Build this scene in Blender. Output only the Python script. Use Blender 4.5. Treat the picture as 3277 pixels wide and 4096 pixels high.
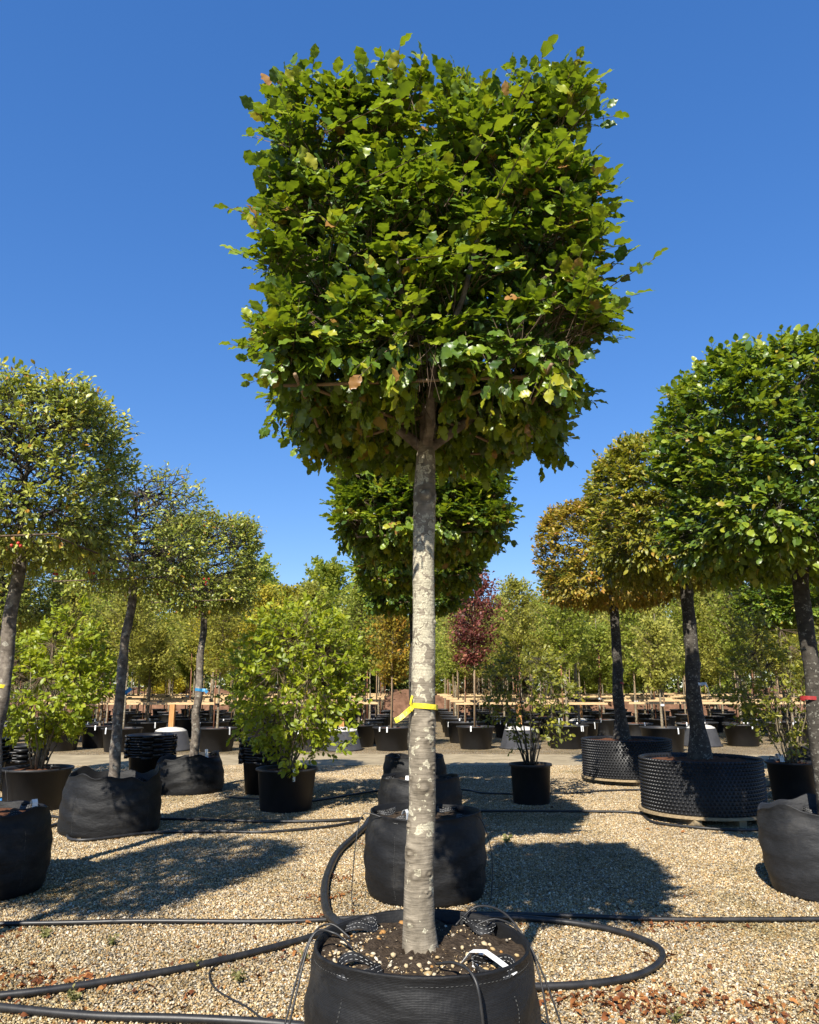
import bpy, bmesh, math, random
import numpy as np
from mathutils import Vector, Matrix

for o in list(bpy.data.objects):
    bpy.data.objects.remove(o, do_unlink=True)
SC = bpy.context.scene
COL = SC.collection
R = math.radians

# ------------------------------------------------------------------ camera
cam = bpy.data.cameras.new("camera")
cam.sensor_fit = 'HORIZONTAL'; cam.sensor_width = 36.0; cam.lens = 33.4
cam.clip_start = 0.05; cam.clip_end = 2000
camo = bpy.data.objects.new("camera", cam); COL.objects.link(camo)
camo.location = (0, 0, 1.6); camo.rotation_euler = (R(90 + 13.1), 0, 0)
SC.camera = camo
# ------------------------------------------------------------------ sky and sun
SUN_EL, SUN_AZ = R(40.0), R(198.2)
world = bpy.data.worlds.new("World"); SC.world = world; world.use_nodes = True
wt = world.node_tree
sky = wt.nodes.new('ShaderNodeTexSky'); sky.sky_type = 'NISHITA'; sky.sun_disc = False
sky.sun_elevation = SUN_EL; sky.sun_rotation = SUN_AZ
sky.altitude = 100; sky.air_density = 1.0; sky.dust_density = 0.0; sky.ozone_density = 6.0
bgn = wt.nodes['Background']; bgn.inputs[1].default_value = 0.15
# the phone's colour rendering of a clear sky: the whole dome a little flatter and more saturated
gmn = wt.nodes.new('ShaderNodeGamma'); gmn.inputs['Gamma'].default_value = 0.60
hsn = wt.nodes.new('ShaderNodeHueSaturation'); hsn.inputs['Saturation'].default_value = 1.53; hsn.inputs['Hue'].default_value = 0.516; hsn.inputs['Value'].default_value = 1.15
wt.links.new(sky.outputs[0], gmn.inputs['Color']); wt.links.new(gmn.outputs[0], hsn.inputs['Color']); wt.links.new(hsn.outputs[0], bgn.inputs[0])
sl = bpy.data.lights.new("sun", 'SUN'); sl.energy = 5.0; sl.angle = R(0.53); sl.color = (1.0, 0.94, 0.83)
so = bpy.data.objects.new("sun", sl); COL.objects.link(so)
to_sun = Vector((math.sin(SUN_AZ) * math.cos(SUN_EL), math.cos(SUN_AZ) * math.cos(SUN_EL), math.sin(SUN_EL)))
so.rotation_euler = to_sun.to_track_quat('Z', 'Y').to_euler(); so.location = to_sun * 60
SC.view_settings.view_transform = 'Standard'; SC.view_settings.look = 'None'
SC.view_settings.exposure = 0.95; SC.view_settings.gamma = 1.0
SC.render.engine = 'CYCLES'
SC.cycles.max_bounces = 6; SC.cycles.diffuse_bounces = 2; SC.cycles.glossy_bounces = 2
SC.cycles.transmission_bounces = 4; SC.cycles.transparent_max_bounces = 4
SC.cycles.caustics_reflective = False; SC.cycles.caustics_refractive = False

# ------------------------------------------------------------------ materials
def mat(name):
    m = bpy.data.materials.new(name); m.use_nodes = True
    nt = m.node_tree
    return m, nt, nt.nodes['Principled BSDF']

def N(nt, kind, **kw):
    n = nt.nodes.new(kind)
    for k, v in kw.items():
        if k.startswith('i_'):
            key = k[2:]
            n.inputs[int(key) if key.isdigit() else key].default_value = v
        else:
            setattr(n, k, v)
    return n

def ramp(nt, stops, interp='LINEAR'):
    n = nt.nodes.new('ShaderNodeValToRGB'); cr = n.color_ramp; cr.interpolation = interp
    while len(cr.elements) < len(stops): cr.elements.new(0.5)
    for e, (p, c) in zip(cr.elements, stops):
        e.position = p; e.color = (*c, 1) if len(c) == 3 else c
    return n

def mapped(nt, scale=(1, 1, 1), coord='Object'):
    tc = nt.nodes.new('ShaderNodeTexCoord'); mp = nt.nodes.new('ShaderNodeMapping')
    mp.inputs['Scale'].default_value = scale
    nt.links.new(tc.outputs[coord], mp.inputs['Vector'])
    return mp.outputs['Vector']

def bump(nt, height, strength, dist, bsdf, prev=None):
    b = N(nt, 'ShaderNodeBump'); b.inputs['Strength'].default_value = strength; b.inputs['Distance'].default_value = dist
    nt.links.new(height, b.inputs['Height'])
    if prev: nt.links.new(prev.outputs[0], b.inputs['Normal'])
    nt.links.new(b.outputs[0], bsdf.inputs['Normal']); return b

def mat_leaf(name, stops, trans, rough=0.42, tw=0.38, spec=0.5):
    m, nt, b = mat(name)
    at = N(nt, 'ShaderNodeAttribute', attribute_name='rnd')
    rp = ramp(nt, stops); nt.links.new(at.outputs['Fac'], rp.inputs[0])
    nz = N(nt, 'ShaderNodeTexNoise'); nz.inputs['Scale'].default_value = 60
    tc = N(nt, 'ShaderNodeTexCoord'); nt.links.new(tc.outputs['Object'], nz.inputs['Vector'])
    mr = N(nt, 'ShaderNodeMapRange', i_3=0.75, i_4=1.25); nt.links.new(nz.outputs['Fac'], mr.inputs[0])
    vm = N(nt, 'ShaderNodeVectorMath', operation='SCALE'); nt.links.new(rp.outputs[0], vm.inputs[0]); nt.links.new(mr.outputs[0], vm.inputs['Scale'])
    nt.links.new(vm.outputs[0], b.inputs['Base Color'])
    b.inputs['Roughness'].default_value = rough
    b.inputs['Specular IOR Level'].default_value = spec
    tr = N(nt, 'ShaderNodeBsdfTranslucent')
    mx = N(nt, 'ShaderNodeMix', data_type='RGBA', blend_type='MIX'); mx.inputs[0].default_value = 0.55
    nt.links.new(vm.outputs[0], mx.inputs[6]); mx.inputs[7].default_value = (*trans, 1)
    nt.links.new(mx.outputs[2], tr.inputs['Color'])
    ms = N(nt, 'ShaderNodeMixShader'); ms.inputs[0].default_value = tw
    nt.links.new(b.outputs[0], ms.inputs[1]); nt.links.new(tr.outputs[0], ms.inputs[2])
    nt.links.new(ms.outputs[0], nt.nodes['Material Output'].inputs['Surface'])
    return m

M = {}
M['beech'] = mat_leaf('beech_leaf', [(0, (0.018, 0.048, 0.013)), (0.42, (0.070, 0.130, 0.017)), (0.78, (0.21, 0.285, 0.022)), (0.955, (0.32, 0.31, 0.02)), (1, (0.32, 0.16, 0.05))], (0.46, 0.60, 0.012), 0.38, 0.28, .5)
M['beech_green'] = mat_leaf('beech_leaf_fresh', [(0, (0.024, 0.060, 0.013)), (0.5, (0.095, 0.160, 0.018)), (0.92, (0.255, 0.31, 0.026)), (1, (0.36, 0.28, 0.04))], (0.50, 0.62, 0.012), 0.38, 0.30, .5)
M['hornbeam_olive'] = mat_leaf('hornbeam_leaf_olive', [(0, (0.065, 0.085, 0.012)), (0.5, (0.185, 0.20, 0.020)), (0.9, (0.35, 0.31, 0.03)), (1, (0.38, 0.22, 0.04))], (0.55, 0.52, 0.02), 0.45, 0.34)
M['hornbeam_gold'] = mat_leaf('hornbeam_leaf_golden', [(0, (0.11, 0.11, 0.014)), (0.4, (0.27, 0.235, 0.024)), (0.75, (0.42, 0.29, 0.035)), (1, (0.40, 0.18, 0.035))], (0.60, 0.46, 0.03), 0.5, 0.36)
M['crab'] = mat_leaf('crab_apple_leaf', [(0, (0.075, 0.11, 0.020)), (0.5, (0.25, 0.295, 0.042)), (0.88, (0.50, 0.50, 0.12)), (0.96, (0.58, 0.48, 0.04)), (1, (0.44, 0.22, 0.04))], (0.58, 0.60, 0.05), 0.38, 0.38)
M['lime'] = mat_leaf('shrub_leaf_lime', [(0, (0.115, 0.165, 0.012)), (0.5, (0.27, 0.33, 0.018)), (1, (0.42, 0.42, 0.025))], (0.58, 0.62, 0.02), 0.45, 0.45)
M['shrub_olive'] = mat_leaf('shrub_leaf_olive', [(0, (0.085, 0.105, 0.016)), (0.6, (0.21, 0.215, 0.024)), (1, (0.44, 0.40, 0.035))], (0.48, 0.46, 0.03), 0.45, 0.42)
M['bg_green'] = mat_leaf('young_tree_leaf_green', [(0, (0.12, 0.165, 0.026)), (0.6, (0.27, 0.315, 0.046)), (1, (0.46, 0.45, 0.07))], (0.62, 0.66, 0.06), 0.55, 0.48, 0.3)
M['bg_olive'] = mat_leaf('young_tree_leaf_olive', [(0, (0.18, 0.19, 0.036)), (0.6, (0.34, 0.34, 0.062)), (1, (0.52, 0.47, 0.095))], (0.66, 0.62, 0.09), 0.55, 0.48, 0.3)
M['bg_yellow'] = mat_leaf('young_tree_leaf_yellow', [(0, (0.24, 0.235, 0.026)), (0.5, (0.43, 0.39, 0.04)), (1, (0.60, 0.45, 0.05))], (0.70, 0.60, 0.05), 0.55, 0.48, 0.3)
M['bg_orange'] = mat_leaf('young_tree_leaf_orange', [(0, (0.15, 0.15, 0.02)), (0.5, (0.30, 0.24, 0.026)), (1, (0.46, 0.22, 0.03))], (0.55, 0.38, 0.04), 0.55, 0.42, 0.3)
M['bg_purple'] = mat_leaf('young_tree_leaf_copper', [(0, (0.09, 0.028, 0.025)), (0.6, (0.20, 0.062, 0.048)), (1, (0.38, 0.15, 0.085))], (0.36, 0.08, 0.05), 0.5, 0.34, 0.4)
M['bg_dark'] = mat_leaf('far_tree_leaf_dark', [(0, (0.06, 0.085, 0.018)), (0.6, (0.125, 0.155, 0.028)), (1, (0.22, 0.225, 0.04))], (0.28, 0.30, 0.04), 0.55, 0.40, 0.3)
M['bg_brown'] = mat_leaf('far_tree_leaf_brown', [(0, (0.10, 0.075, 0.035)), (0.6, (0.18, 0.13, 0.06)), (1, (0.28, 0.20, 0.08))], (0.26, 0.18, 0.07), 0.6, 0.34, 0.2)
M['dry'] = mat_leaf('dry_leaf', [(0, (0.07, 0.025, 0.012)), (0.5, (0.19, 0.065, 0.022)), (1, (0.36, 0.16, 0.05))], (0.36, 0.12, 0.03), 0.6, 0.15, 0.2)
M['weed'] = mat_leaf('weed_leaf', [(0, (0.12, 0.13, 0.04)), (1, (0.26, 0.24, 0.09))], (0.22, 0.24, 0.04), 0.6, 0.3, 0.2)

def mat_bark(name, c_dark, c_mid, c_light, lichen, lich_col, lscale=22, streak=90, knot=False, rough=0.85):
    m, nt, b = mat(name)
    v = mapped(nt)
    n1 = N(nt, 'ShaderNodeTexNoise', i_Scale=14, i_Detail=6, i_Roughness=0.65); nt.links.new(v, n1.inputs['Vector'])
    base = ramp(nt, [(0.3, c_dark), (0.52, c_mid), (0.72, c_light)]); nt.links.new(n1.outputs['Fac'], base.inputs[0])
    vs = mapped(nt, (6, 6, streak))
    n2 = N(nt, 'ShaderNodeTexNoise', i_Scale=2.2, i_Detail=4); nt.links.new(vs, n2.inputs['Vector'])
    rl = ramp(nt, [(0.35, (0.72,) * 3), (0.55, (1, 1, 1))]); nt.links.new(n2.outputs['Fac'], rl.inputs[0])
    mu = N(nt, 'ShaderNodeMix', data_type='RGBA', blend_type='MULTIPLY'); mu.inputs[0].default_value = 0.8
    nt.links.new(base.outputs[0], mu.inputs[6]); nt.links.new(rl.outputs[0], mu.inputs[7])
    # lichen patches: distorted cells, more of them where the slow noise is high
    nd = N(nt, 'ShaderNodeTexNoise', i_Scale=30, i_Detail=3); nt.links.new(v, nd.inputs['Vector'])
    ad = N(nt, 'ShaderNodeVectorMath', operation='MULTIPLY_ADD'); nt.links.new(nd.outputs['Color'], ad.inputs[0])
    ad.inputs[1].default_value = (0.075, 0.075, 0.06); nt.links.new(v, ad.inputs[2])
    vo = N(nt, 'ShaderNodeTexVoronoi', i_Scale=lscale, i_Randomness=1.0); nt.links.new(ad.outputs[0], vo.inputs['Vector'])
    at = N(nt, 'ShaderNodeAttribute', attribute_name='lich')
    sb = N(nt, 'ShaderNodeSeparateColor'); nt.links.new(vo.outputs['Color'], sb.inputs[0])
    slow = N(nt, 'ShaderNodeTexNoise', i_Scale=7, i_Detail=2); nt.links.new(v, slow.inputs['Vector'])
    a1 = N(nt, 'ShaderNodeMath', operation='MULTIPLY'); nt.links.new(sb.outputs[0], a1.inputs[0]); nt.links.new(slow.outputs['Fac'], a1.inputs[1])
    a2 = N(nt, 'ShaderNodeMath', operation='MULTIPLY_ADD'); nt.links.new(a1.outputs[0], a2.inputs[0]); a2.inputs[1].default_value = 0.75
    a3 = N(nt, 'ShaderNodeMath', operation='MULTIPLY_ADD'); nt.links.new(at.outputs['Fac'], a3.inputs[0]); a3.inputs[1].default_value = lichen; a3.inputs[2].default_value = 0.0
    nt.links.new(a3.outputs[0], a2.inputs[2])
    th = N(nt, 'ShaderNodeMath', operation='SUBTRACT'); nt.links.new(a2.outputs[0], th.inputs[0]); nt.links.new(vo.outputs['Distance'], th.inputs[1])
    lm = ramp(nt, [(0.0, (0, 0, 0)), (0.05, (1, 1, 1)), (0.12, (0.9,) * 3), (0.22, (0.5,) * 3), (0.45, (0.75,) * 3)]); nt.links.new(th.outputs[0], lm.inputs[0])
    mo = N(nt, 'ShaderNodeTexNoise', i_Scale=150, i_Detail=3, i_Roughness=.7); nt.links.new(v, mo.inputs['Vector'])
    mr_ = ramp(nt, [(0.36, (0.25,) * 3), (0.56, (0.95,) * 3)]); nt.links.new(mo.outputs['Fac'], mr_.inputs[0])
    mm = N(nt, 'ShaderNodeMix', data_type='RGBA', blend_type='MULTIPLY'); mm.inputs[0].default_value = 1
    nt.links.new(lm.outputs[0], mm.inputs[6]); nt.links.new(mr_.outputs[0], mm.inputs[7])
    mx = N(nt, 'ShaderNodeMix', data_type='RGBA'); nt.links.new(mm.outputs[2], mx.inputs[0])
    nt.links.new(mu.outputs[2], mx.inputs[6]); mx.inputs[7].default_value = (*lich_col, 1)
    out = mx.outputs[2]
    if knot:
        kt = N(nt, 'ShaderNodeAttribute', attribute_name='knot')
        mk = N(nt, 'ShaderNodeMix', data_type='RGBA'); nt.links.new(kt.outputs['Fac'], mk.inputs[0])
        nt.links.new(out, mk.inputs[6]); mk.inputs[7].default_value = (c_dark[0] * 0.6, c_dark[1] * 0.55, c_dark[2] * 0.5, 1)
        out = mk.outputs[2]
    nt.links.new(out, b.inputs['Base Color'])
    b.inputs['Roughness'].default_value = rough; b.inputs['Specular IOR Level'].default_value = 0.25
    h = N(nt, 'ShaderNodeMath', operation='ADD'); nt.links.new(n1.outputs['Fac'], h.inputs[0]); nt.links.new(n2.outputs['Fac'], h.inputs[1])
    bump(nt, h.outputs[0], 0.8, 0.005, b)
    return m

M['bark_main'] = mat_bark('beech_bark_lichen', (0.11, 0.092, 0.066), (0.215, 0.182, 0.135), (0.31, 0.265, 0.20), 0.50, (0.54, 0.50, 0.36), 24, 60, True)
M['bark_beech'] = mat_bark('beech_bark', (0.028, 0.024, 0.019), (0.055, 0.048, 0.039), (0.09, 0.08, 0.066), 0.10, (0.24, 0.23, 0.19), 34, 40)  # trunk bark darkened: shade under the heads is put into the colour
M['bark_crab'] = mat_bark('crab_apple_bark', (0.045, 0.035, 0.027), (0.15, 0.125, 0.10), (0.29, 0.25, 0.20), 0.10, (0.36, 0.34, 0.28), 14, 25)
M['bark_young'] = mat_bark('young_tree_bark', (0.12, 0.095, 0.06), (0.21, 0.17, 0.11), (0.31, 0.26, 0.18), 0.1, (0.36, 0.34, 0.27), 14, 30)
M['twig'] = mat_bark('twig_bark', (0.06, 0.042, 0.028), (0.13, 0.09, 0.06), (0.21, 0.155, 0.10), 0.05, (0.26, 0.22, 0.16), 20, 20)
M['twig_dark'] = mat_bark('dark_twig_bark', (0.03, 0.025, 0.02), (0.06, 0.05, 0.04), (0.11, 0.095, 0.075), 0.05, (0.2, 0.19, 0.15), 20, 20)

def mat_plain(name, c1, c2, scale=8, rough=0.5, spec=0.5, bs=0.0, bscale=40, stretch=(1, 1, 1), metal=0):
    m, nt, b = mat(name)
    v = mapped(nt, stretch)
    n = N(nt, 'ShaderNodeTexNoise', i_Scale=scale, i_Detail=5, i_Roughness=0.6); nt.links.new(v, n.inputs['Vector'])
    rp = ramp(nt, [(0.3, c1), (0.7, c2)]); nt.links.new(n.outputs['Fac'], rp.inputs[0])
    nt.links.new(rp.outputs[0], b.inputs['Base Color'])
    rr = N(nt, 'ShaderNodeMapRange', i_3=rough - 0.08, i_4=rough + 0.1); nt.links.new(n.outputs['Fac'], rr.inputs[0]); nt.links.new(rr.outputs[0], b.inputs['Roughness'])
    b.inputs['Specular IOR Level'].default_value = spec
    if bs:
        n2 = N(nt, 'ShaderNodeTexNoise', i_Scale=bscale, i_Detail=4); nt.links.new(v, n2.inputs['Vector'])
        bump(nt, n2.outputs['Fac'], bs, 0.01, b)
    return m

M['plastic'] = mat_plain('black_pot_plastic', (0.014, 0.014, 0.0155), (0.024, 0.024, 0.026), 6, 0.5, 0.4, 0.08, 30)
M['plastic_grey'] = mat_plain('faded_pot_plastic', (0.055, 0.056, 0.06), (0.085, 0.086, 0.09), 6, 0.6, 0.35, 0.08, 30)
M['plastic_mid'] = mat_plain('dusty_pot_plastic', (0.030, 0.030, 0.033), (0.05, 0.05, 0.054), 6, 0.6, 0.35, 0.08, 30)
M['plastic_black'] = mat_plain('glossy_black_plastic', (0.007, 0.007, 0.008), (0.013, 0.013, 0.014), 8, 0.42, 0.4)
M['hose'] = mat_plain('black_hose_plastic', (0.009, 0.009, 0.010), (0.026, 0.025, 0.024), 14, 0.45, 0.5, 0.05, 60)
M['soil'] = mat_plain('dark_compost', (0.022, 0.015, 0.010), (0.075, 0.055, 0.038), 38, 0.95, 0.1, 1.0, 90)
M['soil_brown'] = mat_plain('brown_bark_mulch', (0.06, 0.026, 0.014), (0.17, 0.075, 0.04), 45, 0.95, 0.1, 1.0, 80)
M['tag'] = mat_plain('white_plant_tag', (0.68, 0.68, 0.67), (0.82, 0.82, 0.80), 20, 0.5, 0.4)
M['bamboo'] = mat_plain('bamboo_cane', (0.15, 0.095, 0.05), (0.27, 0.18, 0.10), 9, 0.55, 0.4, 0.3, 30, (1, 1, 1))
M['cane_red'] = mat_plain('red_brown_stake', (0.15, 0.065, 0.035), (0.25, 0.12, 0.065), 9, 0.7, 0.3)
M['timber'] = mat_plain('sawn_timber', (0.40, 0.26, 0.13), (0.62, 0.45, 0.25), 7, 0.75, 0.2, 0.3, 25, (1.2, 6, 6))
M['post'] = mat_plain('orange_timber_post', (0.34, 0.15, 0.05), (0.50, 0.26, 0.10), 7, 0.75, 0.2, 0.3, 25, (6, 6, 1))
M['pallet'] = mat_plain('weathered_pallet_wood', (0.22, 0.16, 0.09), (0.40, 0.31, 0.19), 6, 0.85, 0.15, 0.5, 30, (1.2, 6, 6))
M['concrete'] = mat_plain('pale_concrete', (0.42, 0.40, 0.36), (0.60, 0.57, 0.52), 12, 0.9, 0.2, 0.5, 60)
M['ribbon_yellow'] = mat_plain('yellow_ribbon', (0.62, 0.50, 0.02), (0.80, 0.68, 0.05), 30, 0.35, 0.5, 0.3, 60)
M['ribbon_blue'] = mat_plain('blue_ribbon', (0.02, 0.14, 0.30), (0.04, 0.24, 0.46), 30, 0.4, 0.5, 0.3, 60)
M['ribbon_red'] = mat_plain('red_ribbon', (0.22, 0.02, 0.02), (0.36, 0.03, 0.03), 30, 0.5, 0.4, 0.3, 60)
M['ribbon_white'] = mat_plain('white_ribbon', (0.50, 0.50, 0.48), (0.70, 0.70, 0.68), 30, 0.5, 0.4, 0.3, 60)
M['blue_cap'] = mat_plain('blue_plastic_cap', (0.02, 0.10, 0.30), (0.03, 0.18, 0.45), 20, 0.4, 0.5)
M['thread'] = mat_plain('grey_thread', (0.05, 0.05, 0.048), (0.13, 0.13, 0.12), 60, 0.8, 0.2)
M['thread_pale'] = mat_plain('pale_thread', (0.30, 0.30, 0.29), (0.5, 0.5, 0.48), 60, 0.7, 0.2)
M['berry'] = mat_plain('red_crab_apple', (0.38, 0.02, 0.015), (0.50, 0.05, 0.03), 30, 0.3, 0.5)
M['bank'] = mat_plain('red_brown_earth', (0.085, 0.045, 0.028), (0.20, 0.11, 0.07), 3.5, 0.95, 0.1, 1.0, 8)
M['red_paint'] = mat_plain('dull_red_paint', (0.28, 0.05, 0.03), (0.36, 0.08, 0.05), 5, 0.5, 0.4)
M['glass'] = mat_plain('dark_window_glass', (0.02, 0.03, 0.04), (0.03, 0.04, 0.05), 5, 0.1, 0.5)

def mat_fabric(name, c1, c2):
    m, nt, b = mat(name)
    v = mapped(nt)
    n = N(nt, 'ShaderNodeTexNoise', i_Scale=5, i_Detail=5, i_Roughness=0.6); nt.links.new(v, n.inputs['Vector'])
    rp = ramp(nt, [(0.3, c1), (0.72, c2)]); nt.links.new(n.outputs['Fac'], rp.inputs[0])
    # pale dusty wash towards one drip stain and along fine horizontal weave
    vs = mapped(nt, (10, 10, 220))
    n3 = N(nt, 'ShaderNodeTexNoise', i_Scale=2.0, i_Detail=2); nt.links.new(vs, n3.inputs['Vector'])
    r3 = ramp(nt, [(0.35, (0.72,) * 3), (0.7, (1.25,) * 3)]); nt.links.new(n3.outputs['Fac'], r3.inputs[0])
    mu = N(nt, 'ShaderNodeMix', data_type='RGBA', blend_type='MULTIPLY'); mu.inputs[0].default_value = 1
    nt.links.new(rp.outputs[0], mu.inputs[6]); nt.links.new(r3.outputs[0], mu.inputs[7])
    dn = N(nt, 'ShaderNodeTexNoise', i_Scale=2.3, i_Detail=6, i_Roughness=0.7); nt.links.new(v, dn.inputs['Vector'])
    dr = ramp(nt, [(0.54, (0, 0, 0)), (0.78, (0.34,) * 3)]); nt.links.new(dn.outputs['Fac'], dr.inputs[0])
    mx = N(nt, 'ShaderNodeMix', data_type='RGBA'); nt.links.new(dr.outputs[0], mx.inputs[0])
    nt.links.new(mu.outputs[2], mx.inputs[6]); mx.inputs[7].default_value = (0.12, 0.11, 0.095, 1)
    nt.links.new(mx.outputs[2], b.inputs['Base Color'])
    b.inputs['Roughness'].default_value = 0.55; b.inputs['Specular IOR Level'].default_value = 0.28
    w1 = N(nt, 'ShaderNodeTexWave', wave_type='BANDS', bands_direction='Z', i_Scale=70); w1.inputs['Distortion'].default_value = 1.5
    nt.links.new(v, w1.inputs['Vector'])
    w2 = N(nt, 'ShaderNodeTexWave', wave_type='BANDS', bands_direction='X', i_Scale=70); w2.inputs['Distortion'].default_value = 1.5
    nt.links.new(v, w2.inputs['Vector'])
    ad = N(nt, 'ShaderNodeMath', operation='ADD'); nt.links.new(w1.outputs['Fac'], ad.inputs[0]); nt.links.new(w2.outputs['Fac'], ad.inputs[1])
    b1 = bump(nt, ad.outputs[0], 0.25, 0.002, b)
    n4 = N(nt, 'ShaderNodeTexNoise', i_Scale=7, i_Detail=4); nt.links.new(mapped(nt, (1, 1, 2.2)), n4.inputs['Vector'])
    bump(nt, n4.outputs['Fac'], 0.35, 0.03, b, b1)
    return m
M['fabric'] = mat_fabric('black_woven_fabric', (0.006, 0.006, 0.0065), (0.012, 0.012, 0.0125))
M['fabric_sunlit'] = mat_fabric('sunlit_woven_fabric', (0.015, 0.0155, 0.017), (0.027, 0.0275, 0.03))  # black bag cloth made greyer: the sunlight on it is put into the colour
M['webbing'] = mat_fabric('black_webbing', (0.012, 0.012, 0.013), (0.03, 0.03, 0.032))

PALETTE = np.array([(0.62, 0.52, 0.35), (0.50, 0.38, 0.21), (0.44, 0.33, 0.18), (0.70, 0.62, 0.48), (0.34, 0.25, 0.14), (0.27, 0.25, 0.21),
                    (0.40, 0.37, 0.31), (0.46, 0.27, 0.10), (0.56, 0.44, 0.25), (0.20, 0.17, 0.13), (0.76, 0.71, 0.60), (0.54, 0.47, 0.35)])
PALETTE = PALETTE ** 1.2 * np.array([.90, .88, .86])
PAL_P = np.array([.16, .13, .11, .13, .07, .06, .08, .03, .11, .03, .05, .04])

def dirt_mix(nt, col_out, b):
    """moss and trodden dirt, in patches fixed to the ground"""
    geo = N(nt, 'ShaderNodeNewGeometry')
    n = N(nt, 'ShaderNodeTexNoise', i_Scale=0.55, i_Detail=4, i_Roughness=0.6); nt.links.new(geo.outputs['Position'], n.inputs['Vector'])
    rp = ramp(nt, [(0.52, (0, 0, 0)), (0.70, (0.70,) * 3)]); nt.links.new(n.outputs['Fac'], rp.inputs[0])
    mx = N(nt, 'ShaderNodeMix', data_type='RGBA', blend_type='MULTIPLY'); nt.links.new(rp.outputs[0], mx.inputs[0])
    nt.links.new(col_out, mx.inputs[6]); mx.inputs[7].default_value = (0.36, 0.36, 0.20, 1)
    n2 = N(nt, 'ShaderNodeTexNoise', i_Scale=0.9, i_Detail=3); nt.links.new(geo.outputs['Position'], n2.inputs['Vector'])
    r2 = ramp(nt, [(0.3, (0.76, 0.75, 0.74)), (0.7, (1.14, 1.11, 1.06))]); nt.links.new(n2.outputs['Fac'], r2.inputs[0])
    m2 = N(nt, 'ShaderNodeMix', data_type='RGBA', blend_type='MULTIPLY'); m2.inputs[0].default_value = 1
    nt.links.new(mx.outputs[2], m2.inputs[6]); nt.links.new(r2.outputs[0], m2.inputs[7])
    nt.links.new(m2.outputs[2], b.inputs['Base Color'])

def mat_pebble():
    m, nt, b = mat('pebble_stone')
    at = N(nt, 'ShaderNodeAttribute', attribute_name='col')
    dirt_mix(nt, at.outputs['Color'], b)
    b.inputs['Roughness'].default_value = 0.75; b.inputs['Specular IOR Level'].default_value = 0.3
    return m
M['pebble'] = mat_pebble()

def mat_ground():
    m, nt, b = mat('gravel_ground')
    v = mapped(nt)
    vo = N(nt, 'ShaderNodeTexVoronoi', i_Scale=42, i_Randomness=1.0); nt.links.new(v, vo.inputs['Vector'])
    sp = N(nt, 'ShaderNodeSeparateColor'); nt.links.new(vo.outputs['Color'], sp.inputs[0])
    acc, stops = 0, []
    for c, p in zip(PALETTE, PAL_P): stops.append((acc, tuple(c * 0.8))); acc += p
    rp = ramp(nt, stops, 'CONSTANT'); nt.links.new(sp.outputs[0], rp.inputs[0])
    ed = N(nt, 'ShaderNodeTexVoronoi', feature='DISTANCE_TO_EDGE', i_Scale=42, i_Randomness=1.0); nt.links.new(v, ed.inputs['Vector'])
    er = ramp(nt, [(0.0, (0.25,) * 3), (0.12, (1, 1, 1))]); nt.links.new(ed.outputs[0], er.inputs[0])
    mu = N(nt, 'ShaderNodeMix', data_type='RGBA', blend_type='MULTIPLY'); mu.inputs[0].default_value = 1
    nt.links.new(rp.outputs[0], mu.inputs[6]); nt.links.new(er.outputs[0], mu.inputs[7])
    dirt_mix(nt, mu.outputs[2], b)
    b.inputs['Roughness'].default_value = 0.9; b.inputs['Specular IOR Level'].default_value = 0.2
    bump(nt, er.outputs[0], 0.8, 0.012, b)
    return m
M['ground'] = mat_ground()
M['track'] = mat_plain('trodden_gravel_track', (0.23, 0.185, 0.115), (0.40, 0.325, 0.21), 2.2, 0.95, 0.15, 1.0, 60)

# ------------------------------------------------------------------ mesh helpers
def unit(a):
    return a / np.maximum(np.linalg.norm(a, axis=-1, keepdims=True), 1e-9)

def np_mesh(name, V, F, material=None, smooth=True, attrs=None):
    """V (n,3), F (m,k) with all faces the same size"""
    V = np.asarray(V, dtype=np.float32); F = np.asarray(F, dtype=np.int32)
    me = bpy.data.meshes.new(name)
    me.vertices.add(len(V)); me.vertices.foreach_set('co', V.ravel())
    k = F.shape[1]
    me.loops.add(F.size); me.loops.foreach_set('vertex_index', F.ravel())
    me.polygons.add(len(F)); me.polygons.foreach_set('loop_start', np.arange(0, F.size, k, dtype=np.int32))
    if smooth: me.polygons.foreach_set('use_smooth', np.ones(len(F), dtype=bool))
    for an, av in (attrs or {}).items():
        av = np.asarray(av, dtype=np.float32)
        if av.ndim == 1:
            a = me.attributes.new(an, 'FLOAT', 'POINT'); a.data.foreach_set('value', av)
        else:
            a = me.attributes.new(an, 'FLOAT_COLOR', 'POINT')
            a.data.foreach_set('color', np.concatenate([av, np.ones((len(av), 1), np.float32)], 1).ravel())
    me.update(calc_edges=True); me.validate()
    if material: me.materials.append(material)
    return me

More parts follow.
